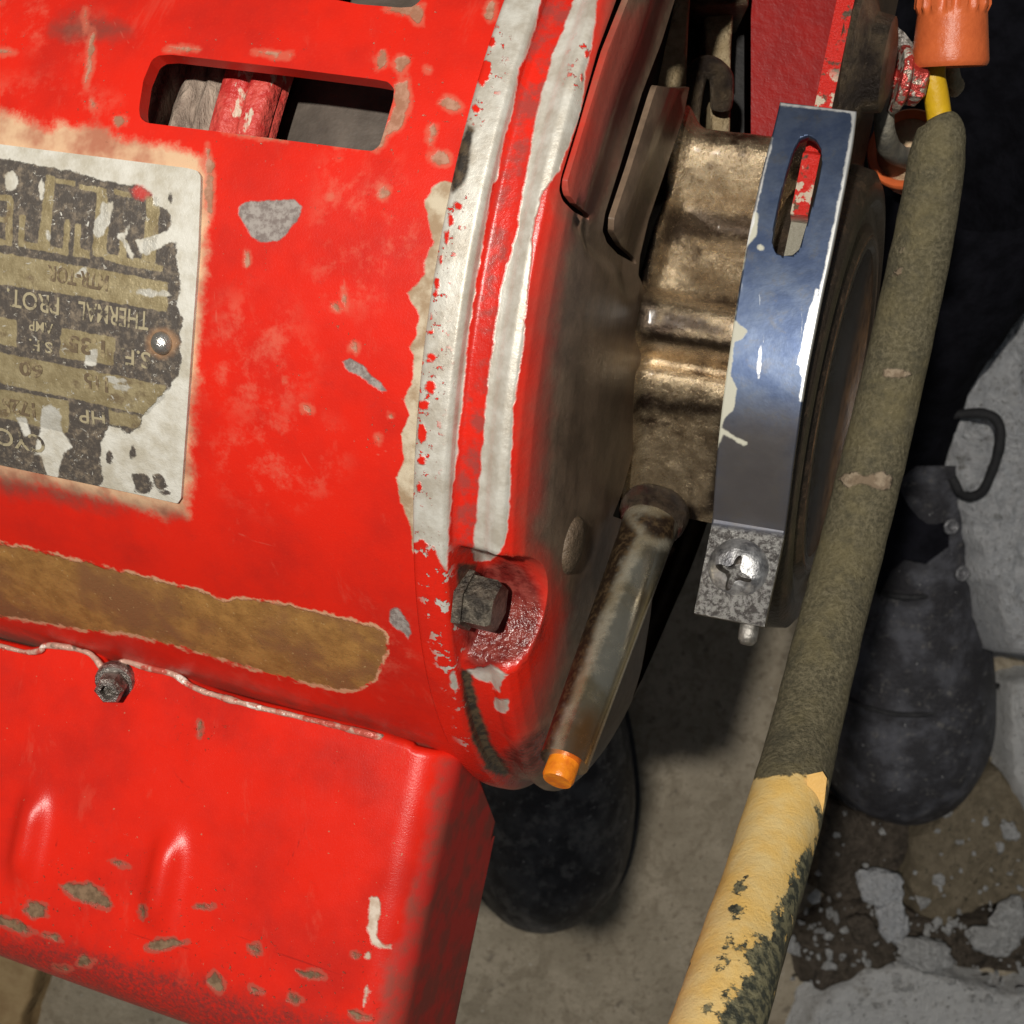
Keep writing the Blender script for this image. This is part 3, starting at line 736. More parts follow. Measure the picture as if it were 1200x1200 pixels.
GROOVE = [[(640, -20), (690, -20), (640, 110), (610, 210), (580, 400), (565, 560), (556, 650), (530, 650), (540, 500), (560, 350), (590, 190), (615, 70)], [(560, 880), (620, 880), (620, 920), (560, 920)]]
SPECK = [[(488, 640), (525, 640), (532, 700), (545, 770), (530, 830), (510, 770), (495, 700)], ell(545, 850, 10, 30)]
at_ = dict(a_pale=sdf(P, [W1, W2, *W3]), a_red=sdf(P, REDS), a_grime_shade=sdf(P, GRIME_SHADE), a_blush=sdf(P, BLUSH), a_dark=sdf(P, DRK), a_oil=sdf(P, OIL), a_groove=sdf(P, GROOVE), a_speck=sdf(P, SPECK))
vis = (V - O) @ E3 > -2.0
for k in at_: at_[k] = np.where(vis, at_[k], -60 if k != 'a_grime_shade' else 60)
bellob = mk('end_bell', V, F, MAT_BELL, motor, attrs=at_)
# dark inside behind the slots
V, F = lathe(M(.15, 0, 0), A, [(0, .5), (0, 3.7), (.1, 3.7), (.1, .5)], 48)
mk('inner_baffle', V, F, MAT_BLACK, motor)
# pressed dimple on the bell's face
q = on_t(668, 638, .91)
V, F = lathe(M(q[0] - .02, q[1], q[2]), A, [(0, .26), (.05, .25), (.085, .21), (.10, .12), (.102, 0)], 28)
P = proj(V)
mk('dimple', V, F, simple('dimple_grime', (.11, .078, .05), (.17, .12, .08), 6, .36, 0, .03), motor)

# --- hex bolt in the notch
q = on_t(552, 716, .40)
bp = M(.30, 0, 0) + (MC(0, pn, rN - .30) - O)
V, F = lathe(bp + .05 * A - .06 * E3, A, [(-.05, .26), (.03, .26), (.03, .225), (.23, .225), (.27, .195), (.27, 0.001)], 6, .3)
mk('bolt', V, F, MAT_BOLT, motor, smooth=False)

# --- hub: cast neck with ribs along the shaft
def hub_r(t, ph):
    y = np.degrees(ph)
    r = 1.72 + .0 * y
    r = r + .62 * np.exp(-(np.abs(y + 46) / 8.5) ** 4.0)    # upper rib
    r = r + .44 * np.exp(-(np.abs(y - 5) / 7.5) ** 4.0)     # lower rib
    c_ = np.where((y > 19), 1.72 / np.maximum(np.cos(np.radians(y - 40)), .70), 0)
    r = np.maximum(r, np.where(y > 19, np.minimum(c_, 2.0), 0))
    r = r - .16 * np.exp(-(((y + 24) / 16.0) ** 4)) * np.clip((t - .95) / .25, 0, 1)
    r = r - .10 * np.exp(-((y - 17) / 3.5) ** 2)
    r = r + .22 * np.exp(-(((t - .74) / .10) ** 2))
    r = r + .10 * np.clip((t - 1.62) / .05, 0, 1) * np.exp(-(((y + 26) / 20.0) ** 4))
    return r
us = np.linspace(.70, 2.3, 80); vs = np.linspace(-1.02, 1.22, 180)
def hubf(t, ph):
    X = MC(t, ph, hub_r(t, ph))
    n = fbm(X, 4.0, 4, 2.0)
    return X + n[:, None] * .012 * E3
V, F = surf(us, vs, hubf)
V2, F2 = surf(np.linspace(.8, 2.3, 3), np.linspace(1.22, 2 * math.pi - 1.02, 24), lambda t, ph: MC(t, ph, 1.2 + 0 * t))
V, F = join((V, F), (V2, F2))
HUB_SHADE = [[(750, 388), (860, 396), (858, 412), (752, 406)], [(745, 462), (850, 474), (848, 490), (742, 480)], [(775, 244), (890, 252), (880, 284), (800, 280), (768, 290)], [(740, 250), (770, 270), (764, 330), (776, 364), (770, 400), (740, 380)], [(845, 480), (860, 480), (845, 600), (826, 600)], [(775, 360), (800, 366), (850, 384), (850, 396), (770, 390)]]
mk('bearing_hub', V, F, MAT_HUB, motor, attrs=dict(a_grime_shade=sdf(proj(V), HUB_SHADE)))
# webs and lugs above the hub
def slab(pts, z0, z1, rough=.02):
    n = len(pts); V = [at(x, y, z0) for x, y in pts] + [at(x, y, z1) * (1.0) for x, y in pts]
    F = [tuple(range(n)), tuple(range(n, 2 * n))[::-1]] + [(i, (i + 1) % n, n + (i + 1) % n, n + i) for i in range(n)]
    return np.array(V), F
def chunk(name, pts, z, depth, mat, parent, bev=.06):
    """cast block: outline at distance z, with depth, softened edges"""
    q = np.array(pts, float); c = q.mean(0); rows = []
    px = z / FP
    for k, (ins, dz) in enumerate([(bev, 0), (bev * .35, bev * .3), (0, bev), (0, depth)]):
        d = q - c; Ln = np.linalg.norm(d, axis=1)[:, None]
        p = c + d * (1 - ins / px / np.maximum(Ln, 1e-3))
        rows.append(np.stack([(p[:, 0] - CX) / FP * z, (p[:, 1] - CX) / FP * z, np.full(len(q), z + dz)], 1))
    V = np.vstack(rows); n = len(q); F = gridq(4, n, True) + [tuple(range(n))[::-1], tuple(range(3 * n, 4 * n))]
    return mk(name, V, F, mat, parent, sharp=50)
chunk('web', [(812, -40), (808, 20), (806, 60), (805, 98), (790, 104), (760, 106), (768, 70), (782, 30), (796, -40)], 13.9, 1.2, MAT_WEB, motor)
chunk('web', [(805, 138), (820, 128), (822, 172), (812, 200), (775, 240), (752, 250), (775, 190)], 14.0, 1.0, MAT_DARKCAST, motor)
chunk('lug', [(826, 10), (844, 6), (861, 4), (858, 50), (857, 88), (845, 72), (827, 64)], 14.6, .9, MAT_WEB, motor)
chunk('lug', [(800, -40), (882, -40), (878, 4), (850, 6), (826, 8), (806, 4)], 14.3, .9, MAT_DARKCAST, motor)
chunk('lug', [(832, 118), (857, 118), (856, 160), (853, 200), (838, 200), (835, 160)], 14.35, .6, MAT_WEB, motor)
pth = smooth_path([at(812, 150, 14.1), at(812, 108, 14.1), at(818, 84, 14.05), at(832, 78, 14.0), at(844, 88, 14.05), at(846, 108, 14.1), at(845, 126, 14.2)], 40)
V, F = tube(pth, np.interp(np.linspace(0, 1, 40), [0, .3, .7, 1], [.07, .11, .12, .10]), 14, rough=.03)
mk('lever', V, F, MAT_DARKCAST, motor)
V, F = surf(np.linspace(0, 1, 2), np.linspace(0, 1, 2), lambda u, v: np.array([at(780 + 130 * a, -60 + 300 * b, 15.4) for a, b in zip(u, v)]))
V, F = chunk_v = slab([(770, -60), (872, -60), (872, 215), (770, 215)], 15.3, 16.0)  # black slab stands in for the shade in the gaps above the hub
mk('hub_shade_slab', V, F, MAT_BLACK, motor, smooth=False)

# --- oil tube with its collar and orange cap
p0, p1 = at(763, 612, 12.9), at(661, 893, 11.5)
d = (p1 - p0) / np.linalg.norm(p1 - p0); Lt = np.linalg.norm(p1 - p0)
V, F = [], []
path = np.array([p0 + d * Lt * k for k in np.linspace(0, 1, 60)])
V, F = tube(path, np.interp(np.linspace(0, 1, 60), [0, .03, .1, 1], [.262, .258, .25, .205]), 40)
P = proj(V)
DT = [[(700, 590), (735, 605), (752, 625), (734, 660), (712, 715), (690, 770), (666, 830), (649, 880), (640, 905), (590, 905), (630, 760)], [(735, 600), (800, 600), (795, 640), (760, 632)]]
mk('oil_tube', V, F, MAT_TUBE, motor, attrs=dict(a_dark=sdf(P, DT), a_amber=sdf(P, [ell(682, 868, 10, 26, 18)])), sharp=60)
V, F = lathe(p1 - d * .05, d, [(0, .13), (.20, .135), (.23, .12), (.23, .001)], 28)
mk('oil_cap', V, F, MAT_CAP, motor, sharp=50)
V, F = lathe(p0 - d * .12, d, [(-.10, .29), (-.04, .325), (.05, .325), (.08, .30), (.11, .30), (.13, .26)], 32)
V = V + fbm(V, 5, 3)[:, None] * .02
mk('collar', V, F, MAT_COLLAR, motor)

# --- lower cover: pressed sheet box with rounded ends, embossed ribs, rolled top edge
EB = 2.32
q = [on_e3(250, 815, EB)[1], on_e3(250, 1190, EB)[1]]
e_top, e_bot = q[0] - .02, q[1] + .46
t_r = on_e3(508, 940, EB)[0] + .07
rc, rb = .38, .85
# section: front face down, then round under and back
sec = [(e_top - .05, EB - .12), (e_top - .04, EB - .04), (e_top, EB)]
for e in np.linspace(e_top, e_bot - rb, 60)[1:]: sec.append((e, EB + .03 * math.sin(math.pi * (e - e_top) / (e_bot - rb - e_top))))
for k in np.linspace(0, math.pi / 2, 22)[1:]: sec.append((e_bot - rb + rb * math.sin(k), EB - rb + rb * math.cos(k)))
for x in np.linspace(EB - rb, .40, 8)[1:]: sec.append((e_bot, x))
sec = np.array(sec); Ls = np.concatenate([[0], np.cumsum(np.linalg.norm(np.diff(sec, axis=0), axis=1))])
LIP = [(-60, 742), (0, 757), (30, 764), (47, 762), (54, 756), (80, 759), (102, 765), (112, 772), (122, 784), (136, 782), (146, 775), (175, 783), (200, 789), (212, 795), (228, 806), (260, 817), (300, 828), (350, 840), (400, 852), (440, 862), (470, 872), (500, 885), (520, 896), (540, 910)]
LT = np.array([on_e3(x, y, EB) for x, y in LIP if x <= 500])
RIBS = [(36, 980, 47), (193, 1030, 47)]
ribc = [(on_e3(x, y, EB), h) for x, y, h in RIBS]
def cover(a, s):
    e2 = np.interp(s, Ls, sec[:, 0]); e3 = np.interp(s, Ls, sec[:, 1])
    t0_ = np.where(a < 0, t_r - rc + a, t_r)
    e2w = (np.interp(t0_, LT[:, 0], LT[:, 1]) - e_top) * np.clip(1 - (e2 - e_top) / 1.0, 0, 1)
    g = 1e-3
    de2 = (np.interp(s + g, Ls, sec[:, 0]) - np.interp(s - g, Ls, sec[:, 0])); de3 = (np.interp(s + g, Ls, sec[:, 1]) - np.interp(s - g, Ls, sec[:, 1]))
    nn = np.hypot(de2, de3) + 1e-9; n2, n3 = -de3 / nn, de2 / nn
    n2, n3 = np.where(n3 < 0, -n2, n2), n3
    sgn = np.where(n2 * (e2 - 5.5) + n3 * (e3 - 0) < 0, -1.0, 1.0); n2, n3 = n2 * sgn, n3 * sgn
    e2 = e2 + e2w
    edge_ = s < Ls[2] + .02
    n2 = np.where(edge_, 0.0, n2); n3 = np.where(edge_, 1.0, n3)
    # a < 0: along the length; 0..1 round the corner; above 1 in across the end face
    k = np.clip(a, 0, 1) * math.pi / 2
    t = np.where(a < 0, t_r - rc + a, t_r - rc + rc * np.sin(k))
    ins = np.where(a < 0, 0, rc * (1 - np.cos(k)))
    e2 = e2 - n2 * ins; e3 = e3 - n3 * ins
    m_ = np.clip(a - 1, 0, None)
    c2, c3 = 5.4, .40
    e2 = e2 + (c2 - e2) * m_; e3 = e3 + (c3 - e3) * m_
    bump = np.zeros_like(t)
    for (c_, h) in ribc:
        u = (t - c_[0]) / .155; v = (e2 - c_[1]) / .44
        bump += .13 * np.exp(-np.abs(u) ** 2.4 - np.abs(v) ** 4.0)
    dent = .02 * np.sin(t * 1.3) * np.sin(e2 * 1.1)
    return M(t, e2, e3 + bump * (n3 > .5) + dent * (n3 > .3))
av = np.concatenate([np.linspace(-6.6, -.03, 210), np.linspace(0, 1, 14), np.linspace(1.05, 1.95, 34)])
sv = np.concatenate([np.linspace(0, Ls[2], 4)[:-1], np.linspace(Ls[2], Ls[-1], 150)])
V, F = surf(av, sv, cover)
P = proj(V)
CH = [ell(103, 1048, 30, 11, 25), ell(42, 1066, 14, 10, 10), [(0, 1072), (22, 1080), (44, 1092), (30, 1096), (8, 1088), (-20, 1080)], ell(192, 1107, 26, 7, -8), ell(167, 1068, 4, 9), ell(298, 1112, 9, 7, 20), ell(254, 1152, 10, 15, -30), ell(365, 1142, 16, 5, 10), ell(100, 1127, 10, 6), ell(345, 1170, 10, 6, 20), ell(75, 1135, 12, 4, 15), ell(240, 1062, 12, 3), ell(416, 1120, 5, 4), ell(234, 854, 3, 10, 4), ell(420, 1190, 16, 6, 20), ell(140, 1012, 12, 3, 20), ell(60, 1098, 12, 4, 20), ell(300, 1160, 12, 4, 20)]
HILITE = [[(434, 1052), (440, 1050), (445, 1054), (447, 1066), (441, 1084), (442, 1098), (450, 1106), (462, 1108), (456, 1112), (444, 1112), (436, 1106), (431, 1090), (433, 1070)], ell(432, 1120, 4, 6), ell(430, 1165, 3, 14, 12)]  # pale patches paint the highlight along the right corner
UNDER_SHADE = [[(-60, 1090), (0, 1092), (60, 1098), (140, 1118), (240, 1150), (340, 1180), (420, 1200), (440, 1320), (-60, 1320)]]
GM = [[(517, 890), (505, 930), (497, 990), (480, 1050), (470, 1095), (452, 1130), (446, 1180), (430, 1260), (620, 1260), (640, 880)]]
mk('lower_cover', V, F, MAT_COVER, motor, attrs=dict(a_chip=sdf(P, CH), a_pale=sdf(P, HILITE), a_scr=sdf(P, [line(*q) for q in ((322, 1040, 366, 952), (60, 1000, 70, 975), (250, 1085, 420, 1150), (120, 1085, 260, 1120), (380, 900, 410, 880), (200, 900, 230, 930), (90, 1010, 60, 1040))]), a_dirt_shade=sdf(P, UNDER_SHADE), a_grime_shade=sdf(P, GM)), solid=.05)
cover_ob = [o for o in motor.children if o.name.startswith('lower_cover')][0]
# rolled lip of the cover
def lipP(x, y):
    e = EB + .02 if x < 440 else EB + .02 - (x - 440) / 100 * .8
    return M(*on_e3(x, y, e))
pth = smooth_path([lipP(*p) for p in LIP], 200)
V, F = tube(pth, .032, 10, rough=.015, rs=6)
m = Mat('lip_worn_paint')
n_ = m.noise(4.5, 4, .6)
c = m.mix(m.sm(n_, .42, .50), (.50, .10, .07), (.58, .36, .28))
c = m.mix(m.sm(m.noise(6, 3), .60, .64), c, (.85, .78, .70))
c = m.mix(m.sm(m.noise(3, 3), .62, .66), c, (.20, .14, .10))
mk('lip', V, F, m.done(c, .35, .1, m.noise(14, 3), .03), cover_ob)
p = lipP(137, 800) + E3 * .05
nd = .80 * E3 + .35 * E2 + .3 * A
V, F = join(lathe(p - nd * .02, nd, [(-.08, .20), (.0, .20), (.03, .185), (.03, .15)], 18), lathe(p, nd, [(0, .15), (.16, .15), (.19, .12), (.19, .085), (.12, .08), (.12, .001)], 6))
mk('cover_nut', V, F, MAT_NUT, cover_ob, smooth=False)

# ================================================================== cradle with the clamp strap
cradle = thing('motor_cradle', 'red sheet cradle whose slotted steel strap clamps the motor hub ring', 'motor bracket', M(2.3, -2, -2))
# rubber ring under the strap
ringp = [(1.82, 1.2), (1.82, 2.22), (1.9, 2.34), (2.25, 2.36), (2.44, 2.32), (2.50, 2.22), (2.52, 2.05), (2.46, 1.98), (2.46, 1.82), (2.53, 1.74), (2.54, 1.60), (2.46, 1.52), (2.42, 1.3), (2.50, 1.2), (2.50, 1.0), (2.3, .95), (2.3, .3)]
ringc = M(0, .42, 0)
V, F = lathe(ringc, A, ringp, 96)
mk('rubber_ring', V, F, MAT_RUBBER, cradle)
V, F = lathe(ringc + A * 2.51, A, [(0, 1.62), (.03, 1.66), (.03, 1.70), (0, 1.74)], 96)
mk('ring_lip', V, F, MAT_RUBBER2, cradle)
# strap traced as a bent band of constant width
ST = [((915, 126), (1004, 137), 2.45), ((907, 160), (1000, 170), 2.51), ((896, 200), (993, 210), 2.57), ((886, 245), (984, 256), 2.62), ((877, 290), (975, 301), 2.66), ((869, 335), (965, 346), 2.69), ((862, 380), (956, 391), 2.70), ((857, 415), (949, 426), 2.69), ((852, 450), (943, 461), 2.66), ((847, 490), (937, 502), 2.59), ((843, 530), (931, 543), 2.48), ((840, 570), (926, 584), 2.34), ((838, 600), (922, 614), 2.22), ((836, 614), (920, 628), 2.20), ((828, 655), (911, 670), 2.26), ((820, 695), (902, 710), 2.32), ((815, 720), (897, 736), 2.35)]
nodeL = smooth_path([M(*on_e3(*a, e)) for a, b, e in ST], 240); nodeR = smooth_path([M(*on_e3(*b, e)) for a, b, e in ST], 240)
kk = np.linspace(0, 1, 240)
def strapf(u, v):
    Lp = np.stack([np.interp(u, kk, nodeL[:, i]) for i in range(3)], 1); Rp = np.stack([np.interp(u, kk, nodeR[:, i]) for i in range(3)], 1)
    return Lp + (Rp - Lp) * v[:, None]
OUT = [(921, 127), (1000, 136), (1004, 142), (1003, 152), (985, 255), (966, 345), (949, 428), (937, 503), (926, 585), (920, 630), (911, 672), (899, 733), (895, 736), (819, 722), (815, 716), (827, 655), (837, 610), (840, 570), (847, 490), (857, 415), (869, 335), (886, 245), (907, 158), (914, 132)]
SLOT = [(931, 180), (938, 168), (948, 164), (957, 169), (963, 180), (964, 196), (960, 220), (952, 250), (944, 275), (938, 296), (930, 303), (918, 304), (910, 300), (906, 288), (908, 270), (914, 240), (922, 208)]
class _: pass
us = np.linspace(0, 1, 260); vs = np.linspace(0, 1, 44)
V, F = cut_surf(us, vs, strapf, [SLOT])
P = proj(V)
edgeW = -np.minimum.reduce([np.abs(sdf(P, [OUT]))])
WORN = [[(997, 136), (1007, 138), (1006, 150), (990, 255), (970, 345), (953, 428), (945, 470), (938, 470), (946, 420), (962, 340), (981, 250), (999, 152)], [(915, 126), (1004, 136), (1004, 139), (914, 130)], ell(892, 425, 2, 18, 4), ell(948, 390, 5, 45, 12), [(905, 165), (907, 168), (888, 250), (876, 300), (872, 300), (886, 240)]]
CREAM = [[(886, 250), (890, 256), (888, 280), (878, 292), (868, 340), (862, 378), (878, 390), (872, 398), (862, 402), (858, 440), (866, 455), (862, 480), (852, 488), (848, 498), (866, 510), (878, 516), (874, 518), (850, 506), (844, 520), (842, 505), (850, 440), (858, 390), (872, 300), (882, 255)], ell(893, 295, 4, 4)]
LOW_SHADE = [[(830, 478), (945, 490), (940, 640), (820, 620)]]
EAR = [[(830, 618), (930, 632), (905, 760), (800, 735)]]
strap = mk('clamp_strap', V, F, MAT_STRAP, cradle, attrs=dict(a_worn=sdf(P, WORN), a_cream=sdf(P, CREAM), a_grime_shade=sdf(P, LOW_SHADE), a_ear=sdf(P, EAR)), solid=.085)
# lower ear of the strap's other half, right behind the first
V, F = surf(np.linspace(.82, .995, 20), np.linspace(.02, .98, 8), lambda u, v: strapf(u, v) - .12 * E3)
mk('rear_ear', V, F, MAT_ZINC, strap, solid=.07)
# rivet dimple on the strap
q = M(*on_e3(881, 536, 2.46))
V, F = lathe(q + .02 * E3, E3, [(-.05, .095), (.03, .09), (.035, .06), (.0, .04), (.0, 0)], 16)
mk('dimple', V, F, MAT_NUT, strap)
# cross-recess pan screw
def cross_screw(c, n, r):
    x, y, n = basis(n); N = 64; V = []; rows = [(0, r), (.07, r * .98), (.13, r * .86), (.17, r * .66)]
    for h, rr in rows:
        for k in range(N):
            th = 2 * math.pi * k / N; V.append(c + n * h + rr * (math.cos(th) * x + math.sin(th) * y))
    F = gridq(len(rows), N, True)
    # star recess
    def star(th, a): 
        return a * (.42 + .58 * abs(math.cos(2 * th)) ** 5)
    for h, a in [(.185, .62), (.05, .50), (.04, .12)]:
        for k in range(N):
            th = 2 * math.pi * k / N; s_ = star(th + .4, a * r); V.append(c + n * h + s_ * (math.cos(th) * x + math.sin(th) * y))
    b = len(rows) * N
    F += [(b - N + k, b - N + (k + 1) % N, b + (k + 1) % N, b + k) for k in range(N)]
    V = np.array(V)
    F2 = [(j * N + k, j * N + (k + 1) % N, (j + 1) * N + (k + 1) % N, (j + 1) * N + k) for j in range(2) for k in range(N)] + [tuple(range(2 * N, 3 * N))]
    return (V[:b + N], F), (V[b:], F2)
cs = M(*on_e3(866, 667, 2.29))
nE = .96 * E3 + .22 * E2 - .05 * A
hd, rc_ = cross_screw(cs, nE, .27)
scr = mk('clamp_screw', *hd, MAT_SCREW, strap, sharp=40)
mk('recess', *rc_, simple('greasy_recess', (.05, .042, .035), (.16, .14, .12), 16, .35, .5, .01), strap, smooth=False)
tip = M(*on_e3(878, 736, 2.24))
V, F = lathe(tip, .93 * E2 - .25 * E3, [(-.05, .085), (.10, .085), (.14, .065), (.16, 0)], 16)
mk('screw_tip', V, F, MAT_ZINC, strap)
# upright arm: thick plate square to the shaft, its red edge towards the lens, its end poking through the slot
q0 = on_e3(985, -10, 2.55); q1 = on_e3(962, 130, 2.50)
TA = q1[0] - .09
def armV(poly, T0, T1):
    n = len(poly); V = [M(T0, *p) for p in poly] + [M(T1, *p) for p in poly]
    F = [tuple(range(n))[::-1], tuple(range(n, 2 * n))] + [(i, (i + 1) % n, n + (i + 1) % n, n + i) for i in range(n)]
    return np.array(V), F
e2a = q1[1]; e2s = on_e3(940, 172, 2.6)[1]; e2t = on_e3(928, 300, 2.6)[1]
front = [(y, 2.34) for y in np.linspace(-9, e2a + .05, 60)] + [(y, 2.34) for y in np.linspace(e2a + .15, e2s - .05, 8)]
tab = [(y, 2.42) for y in np.linspace(e2s, e2t - .4, 24)] + [(y, 2.30) for y in np.linspace(e2t - .36, e2t, 14)]
def plate_arm(T, th):
    pts = front + tab; rows = []
    ys = np.array([p[0] for p in pts]); xs = np.array([p[1] for p in pts])
    V = []; N = len(ys); dep = [0, .04, .3, .7, 1.2, 1.9, 2.8]
    V.append(M(T, ys, xs)); V.append(M(T + th, ys, xs))
    for dd in dep[1:]:
        V.append(M(T + th, ys, xs - dd))
    V.append(M(T, ys, xs - dep[-1])); V.append(M(T, ys, xs))
    V = np.vstack(V); F = gridq(len(V) // N, N)
    return V, F, N
V, F, N = plate_arm(TA, .15)
aE = np.zeros(len(V)); aE[:2 * N] = 1
tabm = np.zeros(len(V)); tabm[[i for i in range(2 * N) if (i % N) > 55]] = 1
bare = np.zeros(len(V)); bare[[i for i in range(len(V)) if (i % N) > N - 15]] = 1
mk('arm', V, F, MAT_ARM, cradle, smooth=False, attrs=dict(a_red=np.full(len(V), -50.0), a_edge=aE, a_tab=tabm * .9, a_bareend=bare))
# flared flange between arm and ring
V, F = lathe(M(TA + .10, -2.5, 1.6), A, [(0, .75), (.1, .7), (.2, .45), (.35, .42), (.38, .30)], 24)
mk('boss', V, F, MAT_DARKCAST, cradle)
# base of the cradle: a broad red sheet seen beyond the hub
V, F = armV([(-14, -1.55), (-.9, -1.55), (-.9, -1.75), (-14, -1.75)], 0, 1)
Bz = 14.75
V, F = slab([(880, -400), (1010, -400), (1010, 260), (880, 260)], Bz, Bz + .2)
mk('base_sheet', V, F, MAT_CRADLE, cradle, smooth=False)
# ground stud with washer and nut on the arm's outer side
c0 = at(1016, 88, 13.35)
dS = np.array([.93, .12, .05]); dS /= np.linalg.norm(dS)
stud = join(lathe(c0, dS, [(0, .10), (.5, .10)], 18), lathe(c0 + dS * .12, dS, [(0, .15), (.06, .17), (.1, .15)], 24))
mk('ground_stud', *stud, MAT_STUD, cradle, sharp=40)
V, F = lathe(c0 + dS * .26, dS, [(0, .30), (.03, .32), (.07, .32), (.09, .30), (.09, .1)], 28)
mk('washer', V, F, MAT_STUD, cradle, sharp=40)
V, F = lathe(c0 + dS * .36, dS, [(0, .22), (.16, .22), (.19, .18), (.19, .01)], 6, .4)
mk('nut', V, F, MAT_STUD, cradle, smooth=False)
V, F = slab([(1043, 25), (1060, 38), (1078, 62), (1070, 74), (1052, 60), (1040, 62)], 13.5, 13.56)
mk('tag', V, F, MAT_NUT, cradle, smooth=False)

# ================================================================== wiring
cable = thing('power_cable', 'thick grey green cloth cable with a chipped yellow lower end', 'cable', at(870, 1200, 13))
CP = [(1101, 138, 17.4), (1103, 150, 17.4), (1098, 185, 17.5), (1086, 260, 17.7), (1067, 350, 17.9), (1047, 440, 18.0), (1022, 545, 18.0), (998, 640, 17.9), (972, 740, 17.4), (945, 850, 16.6), (925, 930, 15.7), (899, 1020, 14.7), (873, 1100, 13.8), (842, 1200, 12.8), (800, 1330, 11.8)]
CK = .78
pth = smooth_path([at(p[0], p[1], p[2] * CK) for p in CP], 220)
rad = np.interp(np.linspace(0, len(CP) - 1, 220), range(len(CP)), [.15, .28, .345, .37, .385, .395, .41, .41, .41, .41, .42, .42, .42, .42, .42]) * CK
V, F = tube(pth, rad, 56, rough=.007, rs=5)
P = proj(V)
YL = [[(880, 912), (925, 907), (962, 905), (970, 912), (966, 940), (955, 1000), (935, 1060), (915, 1130), (890, 1320), (700, 1320), (800, 1150), (850, 1000), (868, 945)]]
SC = [[(982, 560), (1000, 552), (1015, 558), (1035, 553), (1046, 560), (1044, 572), (1030, 574), (1012, 566), (992, 572)], ell(1048, 437, 18, 5, 5), ell(1051, 320, 8, 3, -30), ell(1057, 294, 3, 3)]
WE = [[(900, 1090), (922, 1020), (948, 990), (960, 930), (975, 960), (930, 1120), (905, 1250), (835, 1260), (840, 1170), (872, 1130), (868, 1090)], ell(868, 1035, 12, 8, -30), ell(858, 1075, 9, 18, 20), ell(845, 1120, 8, 24, 20), ell(825, 1180, 10, 12)]
jk = mk('jacket', V, F, MAT_CABLE, cable, attrs=dict(a_yellow=sdf(P, YL), a_scar=sdf(P, SC), a_wear=sdf(P, WE)))
# torn flap of the yellow sleeve standing off the jacket
fl = [(946, 908), (964, 904), (969, 912), (966, 940), (958, 985), (948, 1020), (938, 1030), (941, 985), (946, 945)]
V, F = slab(fl, 15.28 * CK, 15.36 * CK)
mk('sleeve_flap', V, F, simple('sleeve_flap_yellow', (.70, .42, .12), (.55, .33, .11), 4, .6, 0, .02), cable, smooth=False)
pth = smooth_path([at(1104, 165, 13.6), at(1101, 140, 13.57), at(1097, 112, 13.5), at(1093, 88, 13.45), at(1095, 60, 13.45)], 30)
V, F = tube(pth, .118, 20)
mk('yellow_core', V, F, MAT_YWIRE, cable)
pth = smooth_path([at(1112, 60, 13.8), at(1118, 92, 13.8), at(1122, 100, 13.9), at(1118, 106, 14.1)], 16)
V, F = tube(pth, .07, 12)
mk('bare_end', V, F, simple('tan_wire', (.35, .30, .18), (.28, .22, .13), 6, .5), cable)

def wire_nut(c, d, L_, r0, r1, ribs, label):
    t = thing('wire_nut', label, 'wire connector', c, 'twist-on wire connectors')
    x, y, d = basis(d); N = 72; rows = []
    prof_ = [(.12, r0 * .70), (.02, r0 * .80), (0, r0 * .88), (-.02, r0 * .96), (0, r0), (.03, r0 * 1.02), (.10, r0), (L_ * .38, r0 + (r1 - r0) * .38), (L_ * .40, r0 + (r1 - r0) * .40), (L_ * .46, r0 + (r1 - r0) * .46), (L_ * .9, r1 + .01), (L_ * .97, r1 * .9), (L_, r1 * .7), (L_, .01)]
    V = []
    for h, r in prof_:
        for k in range(N):
            th = 2 * math.pi * k / N
            g = 0
            if L_ * .42 < h < L_ * .95: g = .035 * (1 if math.cos(ribs * th) > .1 else -.2)
            V.append(c + d * h + (r + g) * (math.cos(th) * x + math.sin(th) * y))
    mk('shell', np.array(V), gridq(len(prof_), N, True), MAT_WNUT, t, sharp=40)
    V, F = lathe(c, d, [(.04, r0 * .78), (.25, r0 * .55), (.26, .01)], 32)
    mk('socket', V, F, MAT_WNUTIN, t)
    return t
wire_nut(at(1113, 76, 13.3), np.array([-.03, -.96, -.26]), 1.14, .35, .273, 16, 'orange wire nut capping the yellow wire above the cable end')
wire_nut(at(1062, 174, 14.75), np.array([.50, .05, .84]), 1.0, .42, .31, 16, 'orange wire nut with open mouth turned out, half hidden behind the cable')
pth = smooth_path([at(1043, 95, 13.4), at(1037, 120, 13.5), at(1036, 150, 13.7), at(1042, 172, 14.1), at(1056, 184, 14.5), at(1074, 186, 15.0), at(1085, 184, 15.3)], 50)
V, F = tube(pth, np.interp(np.linspace(0, 1, 50), [0, .4, 1], [.09, .11, .115]), 16, rough=.02)
mk('ground_wire', V, F, MAT_GWIRE, None, label='grey wire curving from the stud down into the open wire nut', cat='wire')

# ================================================================== floor, broken concrete, shoes
us = np.linspace(-32, 32, 170); vs = np.linspace(-32, 32, 170)
def floorf(u, v):
    P = np.stack([u, v, 0 * u], 1)
    return np.stack([u, v, ZF - .0 + .10 * fbm(P, .35, 4, 4.0) + .03 * fbm(P, 1.8, 3, 1.0)], 1)
V, F = surf(us, vs, floorf)
mk('floor', V, [f[::-1] for f in F], MAT_FLOOR, None, kind='structure')
V = np.array([(-200, -200, ZF + .8), (200, -200, ZF + .8), (200, 200, ZF + .8), (-200, 200, ZF + .8)], float)
mk('ground', V, [(0, 1, 2, 3)], MAT_FLOOR, None, kind='structure', smooth=False)

